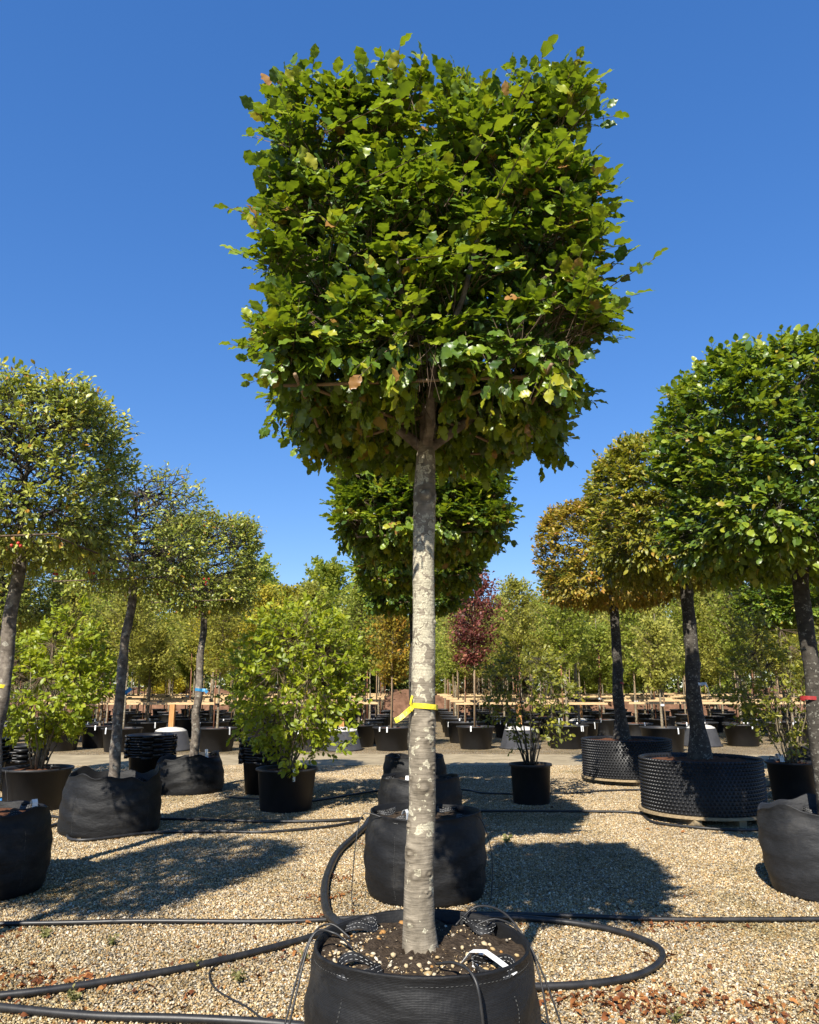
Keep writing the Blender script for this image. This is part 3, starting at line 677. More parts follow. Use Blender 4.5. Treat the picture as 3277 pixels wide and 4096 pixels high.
    for i, s in enumerate(sel):
        t = rng.integers(0, 5); q = int(min(9, rnd[s] * 10)); key = (int(t), q)
        if key not in tmeshes:
            tv, tf = BEECH_T[t]; tmeshes[key] = np_mesh('leaf', tv, tf, M['beech'], True, {'rnd': np.full(len(tv), (q + .5) / 10)})
        o = link('leaf', tmeshes[key], cr)
        m = Matrix((Xf[i] * S_[s], Yf[i] * S_[s], Zf[i] * S_[s])).transposed().to_4x4(); m.translation = Vector(P[s]); o.matrix_local = m
    # bamboo frame tied into the underside
    zf = 2.76 - .58
    fr = [((-.55, -.50, zf + .01), (.56, -.51, zf + .05)), ((-.56, .50, zf + .02), (.56, .50, zf + .05)), ((-.48, -.66, zf - .01), (-.46, .56, zf + .03)), ((.48, -.68, zf + .02), (.46, .56, zf + .05)),
          ((-.30, .05, zf - .03), (.02, -.02, zf + .06)), ((.12, .0, zf + .04), (.40, .18, zf - .03)), ((.10, -.30, zf + .02), (.60, -.52, zf + .10)), ((-.44, -.45, zf + .02), (-.1, -.2, zf - .02))]
    for a, b2 in fr: cane(root, a, b2, .0075)
    return root, tm, cr.data, cr.children
main_root, main_trunk, main_crown, _ = beech_main()
main_twigs = bpy.data.objects['twigs'].data

def plain_trunk(name, h, r0, r1, material, seed, lean=0, flare=1.25, wav=.015, n=16, rings=60, rough=.06):
    rng = np.random.default_rng(seed); k = 8; zs = np.linspace(-.03, h, k)
    path = [(lean * z + wav * rng.standard_normal() * (0 < i < k - 1), wav * rng.standard_normal() * (0 < i < k - 1), z) for i, z in enumerate(zs)]
    rads = [r0 * flare] + [r0 + (r1 - r0) * i / (k - 1) for i in range(1, k)]
    kn = [(rng.uniform(.2, h * .9), rng.uniform(-3, 0), rng.uniform(.02, .05), rng.uniform(.05, .16)) for _ in range(9)]
    return trunk_mesh(name, path, rads, material, n, rings, kn, seed, None, rough)

def clipped_tree(name, loc, label, cat, trunk, crown_me, twig_me, cz, crot=0.0, cscale=(1, 1, 1), mo=None, group=None, frame=None, crown_label=None, fm='bamboo'):
    root = link(name, None, loc=loc, label=label, cat=cat, group=group)
    link('trunk', trunk, root)
    link('crown', crown_me, root, (0, 0, cz), (0, 0, crot), cscale, kind='stuff', mat_over=mo, label=crown_label)
    link('twigs', twig_me, root, (0, 0, cz), (0, 0, crot), cscale, kind='stuff')
    if frame:
        w, z = frame
        for s in (-1, 1):
            cane(root, (-w, s * w, z + .02 * s), (w, s * w, z + .03), .008, m=fm); cane(root, (s * w, -w * 1.05, z), (s * w, w * 1.05, z + .02), .008, m=fm)
    return root

# beeches of the middle row, behind the main one
bt = plain_trunk('trunk', 2.6, .055, .043, M['bark_beech'], 21)
clipped_tree('beech_tree', (.12, 6.6, .58), 'box-headed beech directly behind the main trunk, second in the middle row', 'tree', bt, main_crown, main_twigs, 2.90, math.pi, (1.02, 1.02, .98), group='beeches of the middle row', frame=(.55, 2.24), fm='twig')
clipped_tree('beech_tree', (.10, 9.3, .58), 'shaded box-headed beech, third in the middle row', 'tree', bt, main_crown, main_twigs, 2.94, math.pi / 2, (1.06, 1.06, .98), group='beeches of the middle row', frame=(.55, 2.28), fm='twig')
clipped_tree('beech_tree', (.05, 12.2, .58), 'small dark beech head low behind the main trunk, fourth in the middle row', 'tree', bt, main_crown, main_twigs, 2.96, -math.pi / 2, (1.05, 1.05, 1.0), group='beeches of the middle row', frame=(.5, 2.32), fm='twig')

# large clipped heads on the right
def head(seed, half, k, n, K, leaf, sl, tpls, material, inner, lump=.05, keep=None, tr=.003, jit=.32, depth=(.8, .985), hangf=.3, limb=24, limb_r=.02, clus=4):
    L, tw, _ = crown(seed, half, k, n, K, leaf, sl, tpls, lump, inner, tr, keep, .14, jit, depth, hangf, clus)
    tw.append(limbs(seed + 1, half, -half[2] * .8, limb, limb_r))
    V, F = cat_geo(tw)
    return leaves_mesh('crown', L, tpls, material, np.random.default_rng(seed)), np_mesh('twigs', V, F, M['twig_dark'], True), L
r1c, r1t, _ = head(31, (1.0, 1.02, .94), 4.4, 3600, 6, .070, .16, BEECH_M, M['beech_green'], 6500)
r2c, r2t, _ = head(32, (1.15, 1.15, .97), 3.6, 3600, 6, .072, .15, SMALL_T, M['hornbeam_olive'], 4500)
tR = plain_trunk('trunk', 2.6, .075, .062, M['bark_beech'], 41, 0, 1.2)
tR2 = plain_trunk('trunk', 2.9, .105, .075, M['bark_beech'], 42, 0, 1.75)
clipped_tree('beech_tree', (3.45, 6.65, .55), 'large dense domed green beech cut off by the frame, in grey grow bag', 'tree', tR, r1c, r1t, 3.04)
clipped_tree('hornbeam_tree', (3.76, 10.3, .66), 'domed yellow-green hornbeam rising from the nearer studded pot', 'tree', tR2, r2c, r2t, 3.35)
clipped_tree('hornbeam_tree', (3.78, 14.1, .66), 'domed hornbeam with golden-orange leaves, in the farther studded pot', 'tree', tR2, r2c, r2t, 3.42, 1.9, (1.04, 1.04, .98), M['hornbeam_gold'])
clipped_tree('beech_tree', (7.0, 13.6, .55), 'dark green clipped beech head low at the edge behind the grey bag trunk', 'tree', tR, r1c, r1t, 3.0, 2.2, (.9, .9, .9))
r0 = clipped_tree('beech_tree', (3.36, 3.35, .58), 'beech mostly out of frame, only a leafy twig tip showing against the sky', 'tree', bt, main_crown, main_twigs, 2.75, math.pi / 2)
rng = np.random.default_rng(8)
Lx = on_shoots(rng, np.array([(-.70, -.1, 0.12), (-.95, -.12, .20)]), np.array([(-1, -.05, .28), (-.9, .1, .5)]), np.array([.66, .3]), 9, .07, np.array([[0, -.4, 1.], [0, -.3, 1]]))
tg = prisms(np.array([(-.6, -.1, .09), (-.95, -.12, .2)]), np.array([(-1.34, -.13, .22), (-1.2, -.1, .31)]), .003, .0015)
st = link('shoot', np_mesh('shoot', tg[0], tg[1], M['twig'], True), r0, (0, 0, 2.75)); link('leaves', leaves_mesh('leaves', Lx, BEECH_T, M['beech'], rng), st, kind='stuff')

# crab apples on the left
def crab_keep(p):  # thin top half
    return np.where(p[:, 2] > .05, .22, .95)
cac, cat_, caL = head(51, (.80, .82, .80), 4.0, 2900, 6, .051, .15, SMALL_T, M['crab'], 250, .06, None, .0032, .5, (.66, 1.0), .4, 34, .020, 2)
cbc, cbt, cbL = head(52, (.82, .82, .76), 3.8, 2500, 6, .051, .15, SMALL_T, M['crab'], 150, .06, crab_keep, .0032, .5, (.66, 1.0), .4, 38, .022, 2)
tA = plain_trunk('trunk', 2.35, .070, .052, M['bark_crab'], 61, .01, 1.15, .012, 18, 90, .10)
tB = plain_trunk('trunk', 2.45, .064, .048, M['bark_crab'], 62, .012, 1.15, .022, 18, 90, .12)
left_specs = [((-3.50, 6.68, .55), 'crab apple with thick trunk and yellow ribbon at the edge of frame', tA, cac, cat_, 2.96, 0, (1, 1, 1), caL),
              ((-3.47, 9.4, .5), 'thin-topped crab apple with blue ribbon, twigs showing bare above', tB, cbc, cbt, 3.05, .6, (1, 1, 1), cbL),
              ((-3.47, 12.8, .5), 'rounded crab apple with blue ribbon in the tilted fabric bag', tA, cac, cat_, 3.18, 2.0, (1.05, 1.05, 1.0), caL),
              ((-3.47, 3.45, .55), 'crab apple outside the frame whose shadow crosses the gravel', tA, cac, cat_, 3.02, 1.2, (.98, .98, .98), None),
              ((-7.1, 13.2, .55), 'crab apple of a further row, behind the leaning lime-green shrub', tB, cac, cat_, 2.9, 3.0, (1.1, 1.1, .95), None)]
fruit = bpy.data.meshes.new('fruit'); bm = bmesh.new(); bmesh.ops.create_icosphere(bm, subdivisions=2, radius=.014); bm.to_mesh(fruit); bm.free(); fruit.materials.append(M['berry'])
fruit.polygons.foreach_set('use_smooth', np.ones(len(fruit.polygons), dtype=bool))
for li, (loc, lab, tm, cm, tw_, cz, ro, sc, L) in enumerate(left_specs):
    r_ = clipped_tree('crab_apple_tree', loc, lab, 'tree', tm, cm, tw_, cz, ro, sc, group='crab apples of the row with blue and yellow ribbons' if li < 4 else None, frame=(.66, cz - .72) if li < 3 else None, fm='twig')
    if L is not None:
        rg = np.random.default_rng(70 + li)
        m = np.where((np.abs(L[0]).max(1) > .72))[0]; c0 = L[0][rg.choice(m, 9)]
        for c in c0:
            for q in range(int(rg.integers(1, 5))):
                v = Matrix.Rotation(ro, 3, 'Z') @ Vector(c * np.array(sc) + rg.normal(0, .035, 3)); link('fruit', fruit, r_, v + Vector((0, 0, cz - .03)))

# ------------------------------------------------------------------ ribbons round trunks
def ribbon_ring(loc, r, width, m, label, tails=None):
    root = link('marker_ribbon', None, loc=loc, label=label, cat='ribbon')
    rg = random.Random(int(loc[1] * 10)); path = []
    for i in range(33):
        a = 2 * math.pi * i / 32; rr = r * (1 + .012 * rg.uniform(-1, 1)); path.append((rr * math.cos(a), rr * math.sin(a), .25 * width * math.cos(a + 2.5)))
    link('band', ribbon_mesh('band', path, width, M[m], (0, 0, 1), .001), root)
    for k, t in enumerate(tails or []):
        link('tail', ribbon_mesh('tail', t[0], t[1], M[m], t[2], .0008), root)
    return root
Y = ribbon_ring((.062, 3.32, 1.527), .0568, .021, 'ribbon_yellow', 'yellow plastic ribbon knotted around the main lichened trunk',
    [([(-.050, -.03, -.008), (-.062, -.045, -.012), (-.085, -.055, -.032), (-.105, -.06, -.048), (-.122, -.062, -.056)], .021, [(0, .3, 1), (.2, .5, 1), (.5, .4, 1), (.3, .3, 1), (.5, .1, 1)]),
     ([(-.050, -.03, -.006), (-.058, -.04, .012), (-.055, -.04, .03), (-.05, -.035, .045)], .009, (1, .4, .2)),
     ([(-.066, -.03, -.010), (-.058, -.052, -.004), (-.048, -.050, -.012)], .018, (0, .3, 1))])
ribbon_ring((-3.49, 6.68, 1.62), .068, .03, 'ribbon_yellow', 'yellow ribbon around the crab apple trunk at the frame edge')
ribbon_ring((-3.46, 9.4, 1.56), .064, .045, 'ribbon_blue', 'blue ribbon around the leaning crab apple trunk, nearer of two', [([(.06, -.05, .0), (.10, -.06, .02), (.12, -.05, .05)], .05, (0, .2, 1))])
ribbon_ring((-3.45, 12.8, 1.58), .066, .045, 'ribbon_blue', 'blue ribbon on the pale crab apple trunk above the tilted bag', [([(.06, -.05, .0), (.11, -.06, .0), (.15, -.05, -.04)], .05, (0, .2, 1))])
ribbon_ring((3.40, 6.65, 1.52), .075, .03, 'ribbon_red', 'dark red ribbon around the trunk in the grey bag')
ribbon_ring((3.76, 10.3, 1.66), .097, .035, 'ribbon_white', 'white ribbon tied around the trunk in the nearer studded pot', [([(.07, -.07, .0), (.12, -.09, .01), (.15, -.09, -.05), (.17, -.08, -.16)], .05, (0, .6, 1))])
ribbon_ring((3.78, 14.1, 1.70), .098, .035, 'ribbon_red', 'red ribbon around the trunk in the farther studded pot')

# ------------------------------------------------------------------ containers
def soil_mesh(r, m, seed, dome=.02, n=40, rings=10, rough=.008):
    rng = np.random.default_rng(seed); V = [(0, 0, dome)]; F = []
    for i in range(1, rings + 1):
        for j in range(n):
            a = 2 * math.pi * j / n; rr = r * i / rings
            V.append((rr * math.cos(a), rr * math.sin(a), dome * (1 - (i / rings) ** 2) + rough * rng.standard_normal()))
    mb = MB(); F = [(0, 1 + j, 1 + (j + 1) % n) for j in range(n)]
    for i in range(rings - 1):
        F += [(1 + i * n + j, 1 + (i + 1) * n + j, 1 + (i + 1) * n + (j + 1) % n, 1 + i * n + (j + 1) % n) for j in range(n)]
    return mb.add(V, F).mesh('soil', M[m], True)

def bag_wall(h, rb, rm, rt, seed, sag=.02, rag=.0, n=72, tk=.012, soil_drop=.05, seams=4):
    """woven grow bag: bulging wall with creases, folded hem, inside face"""
    rg = random.Random(seed); ph = [rg.random() * 6 for _ in range(8)]
    prof = [(rb * .80, .0), (rb * .97, .006), (rb, .03)]
    for i in range(1, 15):
        t = i / 14; r = rb + (rm - rb) * math.sin(math.pi * min(1, t * 1.05) / 2 * 1.4) if t < .62 else None
        r = (rb * (1 - t) ** 2 + 2 * rm * 1.07 * t * (1 - t) + rt * t * t) if True else r
        prof.append((r, .03 + (h - .03) * t))
    prof += [(rt + .004, h + .006), (rt - tk * .4, h + .012), (rt - tk, h + .004), (rt - tk, h - soil_drop - .05)]
    def wob(r, z, a):
        t = z / h
        w = sag * (math.sin(2 * a + ph[0]) * .4 + math.sin(3 * a + ph[1] + 2 * t) * .35 + .25 * math.sin(7 * a + ph[2] + 5 * t)) * (.4 + .6 * t)
        cre = .006 * math.sin(23 * t + 3 * math.sin(2 * a + ph[3])) * (1 if .1 < t < .95 else 0)
        dz = 0
        if t > .8 and rag:
            dz = rag * (math.sin(3 * a + ph[4]) * .5 + math.sin(5 * a + ph[5]) * .35 + math.sin(11 * a + ph[6]) * .2) * (t - .8) / .2
        dz += .008 * math.sin(2 * a + ph[7]) * (t > .6)
        return r + w * (z > .02) + cre, dz
    return MB().lathe(prof, n, wob), prof, wob

def strap_loop(a0, a1, r, h, inward, seed, z=.0):
    """webbing loop sewn to the rim, standing on edge on the compost"""
    rg = random.Random(seed); am = (a0 + a1) / 2; c = Vector((math.cos(am), math.sin(am), 0)); t = Vector((-math.sin(am), math.cos(am), 0))
    la, lb, sk = .062 * rg.uniform(.85, 1.2), .075 * rg.uniform(.85, 1.2), rg.uniform(-.4, .4); pts, ups = [], []
    for i in range(25):
        q = 2 * math.pi * i / 24; e = math.cos(q)
        pts.append(c * (r - .055 + la * e) + t * (lb * math.sin(q) + sk * .05 * (1 - e)) + Vector((0, 0, h + z + .022 + .018 * math.sin(q * 2 + seed) * (1 - e) * .5 + .01 * (1 - e))))
        ups.append(tuple(Vector((0, 0, 1)) + c * (.55 * math.sin(q + seed)) + t * .25 * math.cos(q * 2)))
    return ribbon_mesh('handle', pts, .032, M['webbing'], ups, .0012), pts, ups
def strap_stitch(pts, ups):
    mb = MB()
    for i in range(len(pts) - 1):
        p = pts[i].lerp(pts[i + 1], .5); d = (pts[i + 1] - pts[i]); u = Vector(ups[i]).normalized(); nn = d.normalized().cross(u)
        for s_ in (-1, 1):
            for w in (-.008, .008):
                q = p + nn * s_ * .0022 + u * w; mb.tube([q - d * .25, q + d * .25], .0009, 4)
    return mb.mesh('stitching', M['thread_pale'])

def seam_stitch(prof, wob, ang, h):
    mb = MB(); pz = [p for p in prof if p[1] <= h and p[0] > .2]
    zs = [p[1] for p in pz]; rs = [p[0] for p in pz]
    z = .05
    while z < h - .01:
        r = float(np.interp(z, zs, rs)); rr, dz = wob(r, z, ang); r2, d2 = wob(float(np.interp(z + .006, zs, rs)), z + .006, ang)
        c = Vector((math.cos(ang), math.sin(ang), 0)); mb.tube([c * (rr + .0015) + Vector((0, 0, z)), c * (r2 + .0015) + Vector((0, 0, z + .006))], .0012, 4); z += .013
    return mb.mesh('stitching', M['thread'])

def tag_mesh(kind=0):
    mb = MB()
    if kind == 0:   # hanging strip over a rim
        pts = [(0, .02, -.01), (0, .012, .012), (0, -.004, .02), (0, -.014, .0), (0, -.018, -.06), (0, -.02, -.14)]
    else:
        pts = [(0, .05, .0), (0, .02, .05), (0, -.03, .06), (0, -.08, .03), (0, -.14, -.01)]
    return ribbon_mesh('tag', pts, .032, M['tag'], (1, 0, 0), .0006)
TAG0, TAG1 = tag_mesh(0), tag_mesh(1)

def grow_bag(loc, h, rb, rm, rt, seed, label, m='fabric', rag=.0, sag=.015, soil='soil', rot=0, handles=4, tag=None, tilt=(0, 0), group=None, drop=.05, seams=True):
    root = link('grow_bag', None, loc=loc, rot=(tilt[0], tilt[1], rot), label=label, cat='grow bag', group=group)
    mb, prof, wob = bag_wall(h, rb, rm, rt, seed, sag, rag, soil_drop=drop)
    link('fabric_wall', mb.mesh('fabric_wall', M[m], True), root)
    so_ = link('soil', soil_mesh(rt - .006, soil, seed), root, (0, 0, h - drop))
    for i in range(handles):
        a = math.pi / 4 + i * math.pi / 2
        hm, hp, hu = strap_loop(a - .16, a + .22, rt - .012, h - drop, .20, seed + i, .0); hd = link('handle', hm, root); link('stitching', strap_stitch(hp, hu), hd)
    if seams:
        for i in range(4): link('stitching', seam_stitch(prof, wob, math.pi / 4 + i * math.pi / 2 + .05, h), root)
    if tag: link('tag', TAG0, root, tag[0], (0, 0, tag[1]), (1.4, 1.2, 1.2))
    return root, so_

b1, soil1 = grow_bag((.05, 3.32, 0), .62, .425, .455, .42, 3, 'large black woven grow bag in front holding the main beech', drop=.035, rot=0, sag=.008)
# hem stitching thread round the rim and loose pebbles on the compost
hem = MB(); wob1 = bag_wall(.62, .425, .455, .42, 3, .008, 0)[2]
for i in range(150):
    a = 2 * math.pi * i / 150; rr_, dz_ = wob1(.4215 + .003, .598, a); c = Vector((math.cos(a) * rr_, math.sin(a) * rr_, .598 + dz_)); t = Vector((-math.sin(a), math.cos(a), 0)) * .0045
    hem.tube([c - t, c + t], .0008, 4)
rng = np.random.default_rng(14)
pv, pf, pc = [], [], []
pmesh = []
for k in range(10):
    V, F, c = pebble_set(rng, np.zeros((1, 3)), np.array([1.0]), (.5, .8), PALETTE[[0, 1, 3, 8, 10, 7, 6, 3, 0, 8]][k:k + 1])
    me = np_mesh('pebble', V, F, M['pebble'], True, {'col': c}); pmesh.append(me)
spots = []
while len(spots) < 150:
    a, q = rng.random() * 6.28, math.sqrt(rng.random()) * .40
    x, y = q * math.cos(a), q * math.sin(a)
    if math.hypot(x + .0, y) < .085: continue
    wgt = .35 + .65 * (q > .2) if x < 0 else .5 + .3 * (y < -.15)
    if rng.random() < wgt: spots.append((x, y))
for x, y in spots:
    s = float(rng.lognormal(math.log(.0095), .3)); q = math.hypot(x, y)
    link('pebble', pmesh[rng.integers(0, 10)], soil1, (x, y, .02 * (1 - (q / .414) ** 2) + s * .2), (0, 0, rng.random() * 6.28), (s, s, s))
grav = pebble_set(rng, np.stack([-.24 + rng.normal(0, .07, 220), -.05 + rng.normal(0, .13, 220), np.full(220, .008)], 1), rng.lognormal(math.log(.006), .3, 220))
m_ = np.hypot(-.24, 0) ; ok = None
V, F, c = grav
ctr = V.reshape(-1, 12, 3).mean(1); good = np.hypot(ctr[:, 0], ctr[:, 1]) < .40
V = V.reshape(-1, 12, 3)[good].reshape(-1, 3); c = c.reshape(-1, 12, 3)[good].reshape(-1, 3); F = F.reshape(-1, 20, 3)[:good.sum()].reshape(-1, 3)
link('grit', np_mesh('grit', V, F, M['pebble'], True, {'col': c}), soil1, kind='stuff')
V, F, c = pebble_set(rng, np.stack([rng.uniform(-.28, .28, 900), rng.uniform(-.28, .28, 900), np.full(900, .014)], 1), rng.lognormal(math.log(.0022), .35, 900))
link('perlite', np_mesh('perlite', V, F, M['pebble'], True, {'col': np.clip(c * 1.2, 0, .8)}), soil1, kind='stuff')
link('hem_stitching', hem.mesh('hem_stitching', M['thread']), b1)
tg_ = link('tag', TAG1, b1, (.20, -.19, .605), (0, 0, -2.1 + math.pi), (1.15, 1.1, .8), label='white paper plant tag looped to the front strap')
link('tag', TAG1, b1, (.24, -.15, .60), (.2, 0, -1.0), (.8, .5, .6))

grow_bag((.13, 6.62, 0), .62, .46, .50, .45, 5, 'black grow bag directly behind the front bag, second in the middle row', tag=((-.22, -.28, .66), .9), rot=.2, drop=.06)
grow_bag((.12, 9.3, 0), .60, .45, .49, .44, 7, 'black grow bag with white tag behind the trunk, third in the middle row', tag=((-.30, -.26, .63), -.9), rot=.5, drop=.05, rag=.02)
grow_bag((.08, 12.2, 0), .60, .45, .49, .44, 9, 'farthest black grow bag of the middle row, mostly behind the trunk', rot=.1, rag=.02)
grow_bag((-3.50, 6.68, 0), .62, .49, .53, .48, 11, 'black grow bag with white strap tag cut off at the frame edge', tag=((.40, -.22, .70), .7), rag=.03, soil='soil_brown', rot=.25)
grow_bag((-3.47, 9.4, 0), .62, .55, .53, .50, 13, 'wide black fabric bag with ragged raised rim around a crab apple', rag=.07, sag=.018, soil='soil_brown', drop=.14, rot=.3, handles=1)
grow_bag((-3.50, 12.8, -.02), .56, .52, .53, .48, 15, 'crumpled tilted black fabric bag with a white tag, behind the ragged one', rag=.05, sag=.022, soil='soil_brown', tag=((.36, -.25, .64), .3), tilt=(.02, -.10), handles=1)
grow_bag((3.40, 6.65, 0), .64, .44, .49, .47, 17, 'black grow bag coloured sunlit grey with torn rim at the frame edge', 'fabric_sunlit', .05, .02, 'soil', .4, 2, None, drop=.10)
grow_bag((-7.1, 13.2, 0), .6, .5, .52, .48, 19, 'black fabric bag behind the leaning lime-green shrub', rag=.04, seams=False, handles=0)
grow_bag((7.0, 13.6, 0), .6, .5, .52, .48, 23, 'black fabric bag beyond the sparse shrub pot at the far edge', rag=.04, seams=False, handles=0)
grow_bag((-3.47, 3.45, 0), .6, .5, .52, .48, 25, 'black fabric bag outside the frame under the shading crab apple', seams=False, handles=0)
grow_bag((3.36, 3.35, 0), .6, .45, .48, .44, 27, 'black fabric bag outside the frame under the twig-tip beech', seams=False, handles=0)

def pot_wall(rt, h, m, taper=.82, n=48, lip=.035, name='wall'):
    rb = rt * taper
    prof = [(0.001, .012), (rb * .9, .012), (rb * .96, 0), (rb, .01), (rt * .985 - .01, h - lip), (rt * 1.0, h - lip), (rt * 1.035, h - lip + .006), (rt * 1.035, h - .006), (rt * 1.02, h), (rt * .985, h - .004), (rt * .955, h - lip), (rb + (rt - rb) * .6 - .03, h * .6), (rb * .93, .03)]
    return MB().lathe(prof, n).mesh(name, M[m], True)
POTW = {}
def plastic_pot(loc, rt, h, label, m='plastic', soil='soil_brown', tags=(), group=None, rot=0, handles=True, taper=.82, name='plant_pot'):
    root = link(name, None, loc=loc, rot=(0, 0, rot), label=label, cat='pot', group=group)
    key = (round(rt, 2), round(h, 2), m, taper)
    if key not in POTW: POTW[key] = (pot_wall(rt, h, m, taper), soil_mesh(rt * .95, soil, 5, .03, 28, 6, .012), None)
    link('wall', POTW[key][0], root); link('soil', POTW[key][1], root, (0, 0, h - .05))
    if handles:
        for s in (-1, 1):
            mb = MB(); q = rt * 1.02
            mb.tube([(-.06, 0, 0), (-.055, 0, .035), (.055, 0, .035), (.06, 0, 0)], .008, 6)
            link('handle', mb.mesh('handle', M[m], True), root, (s * q * .0 + math.sin(.5) * q * s, -math.cos(.5) * q * s, h), (0, 0, .5 if s > 0 else .5))
    for a in tags:
        link('tag', TAG0, root, (math.cos(a) * rt * 1.03, math.sin(a) * rt * 1.03, h), (0, 0, a + math.pi / 2))
    return root

plastic_pot((-5.12, 11.0, 0), .45, .55, 'wide dark plastic pot under the lime-green shrub at the frame edge', soil='soil_brown', rot=.4, taper=.86)
plastic_pot((-1.68, 10.95, 0), .41, .55, 'black plastic pot with white tag under the big lime-green shrub', soil='soil_brown', tags=(-1.2,), rot=0, taper=.84)
plastic_pot((1.75, 11.55, 0), .30, .55, 'narrow black plastic pot under the sparse airy shrub', soil='soil', taper=.86, handles=False)
plastic_pot((5.62, 11.75, 0), .345, .56, 'black plastic pot with white tags under the dark sparse shrub', soil='soil_brown', tags=(), rot=-.2, taper=.84)
link('tag', TAG1, bpy.data.objects['plant_pot.003'], (-.16, .05, .57), (0, 0, .3), (1.6, 1, 1.6)); link('tag', TAG1, bpy.data.objects['plant_pot.003'], (-.11, .03, .57), (0, 0, -.2), (1.6, .9, 1.4))

# ------------------------------------------------------------------ multi-stem shrubs
def shrub(loc, label, seed, stems, rad, z0, z1, nshoot, K, leaf, material, base_spread, tm='bark_young', cx=0.0, flat=1.0, sr=.016, name='shrub', lens=.16):
    rng = np.random.default_rng(seed); root = link(name, None, loc=loc, label=label, cat='shrub')
    cz, hz = (z0 + z1) / 2, (z1 - z0) / 2; tips = []; tw = []
    for i in range(stems):
        a = i * 2.4 + rng.uniform(-.3, .3); q = math.sqrt((i + .5) / stems)
        top = np.array([cx + rad * .8 * q * math.cos(a), rad * .8 * flat * q * math.sin(a), z0 + (z1 - z0) * (.92 - .45 * q * q) * rng.uniform(.85, 1)])
        bs = np.array([base_spread * math.cos(a) * q, base_spread * math.sin(a) * q, 0.0]); mid = bs + (top - bs) * .45; mid[:2] = bs[:2] + (top - bs)[:2] * .38
        mb = MB(); pts = []
        for j in range(8):
            t = j / 7; p = bs * (1 - t) ** 2 + mid * 2 * t * (1 - t) + top * t * t + rng.normal(0, .012, 3) * (0 < j < 7); pts.append(p)
        rs = sr * rng.uniform(.65, 1.15); mb.tube(pts, [rs * (1 - .8 * j / 7) for j in range(8)], 7, True, .2, seed + i)
        link('stem', mb.mesh('stem', M[tm], True), root); tips.append(np.array(pts))
    d = unit(rng.normal(0, 1, (nshoot, 3))); rr = rng.uniform(.35, 1, (nshoot, 1)) ** .5
    w = 1 + .16 * sum(np.sin(d @ rng.normal(0, 3.5, 3) + rng.random() * 6) for _ in range(3))[:, None]
    p = d * rr * np.array([rad, rad * flat, hz]) * w + np.array([cx, 0, cz])
    allp = np.concatenate([t[2:] for t in tips]); idx = np.argmin(((p[:, None] - allp[None] + np.array([0, 0, .25])) ** 2).sum(-1), 1); src = allp[idx]
    tw.append(prisms(src, p, sr * .28, sr * .1))
    dirn = unit(p - src) * .6 + np.array([0, 0, .55]) + rng.normal(0, .3, (nshoot, 3)) + d * .3
    ln = lens * rng.uniform(.6, 1.3, nshoot)
    tw.append(prisms(p, p + unit(dirn) * ln[:, None], sr * .1, sr * .06))
    L = on_shoots(rng, p, dirn, ln, K, leaf, np.array([-.15, -.5, 1.]) + d * .35 + rng.normal(0, .3, (nshoot, 3)), spread=.8, droop=.05, jit=.45, along=.6)
    V, F = cat_geo(tw)
    link('twigs', np_mesh('twigs', V, F, M['twig_dark' if tm == 'bark_beech' else 'twig'], True), root, kind='stuff')
    link('crown', leaves_mesh('crown', L, OBOV_T, M[material], rng), root, kind='stuff')
    return root
shrub((-5.12, 11.0, .5), 'lime-green multi-stem shrub at the frame edge, beside the thick trunk', 81, 11, .80, .32, 2.25, 620, 9, .085, 'lime', .09, cx=.10)
shrub((-1.68, 10.95, .5), 'big bright lime-green shrub left of the main trunk', 82, 12, .95, .25, 2.25, 820, 9, .085, 'lime', .10, cx=.08)
shrub((1.75, 11.55, .5), 'sparse airy shrub with many thin dark stems right of the main trunk', 83, 17, .72, .35, 1.85, 270, 7, .070, 'shrub_olive', .08, 'bark_beech', cx=-.02, sr=.012)
shrub((5.62, 11.75, .5), 'dark sparse shrub with pale forked stems near the frame edge', 84, 12, .78, .3, 2.2, 430, 8, .070, 'shrub_olive', .08, 'bark_young', cx=-.05, sr=.014)

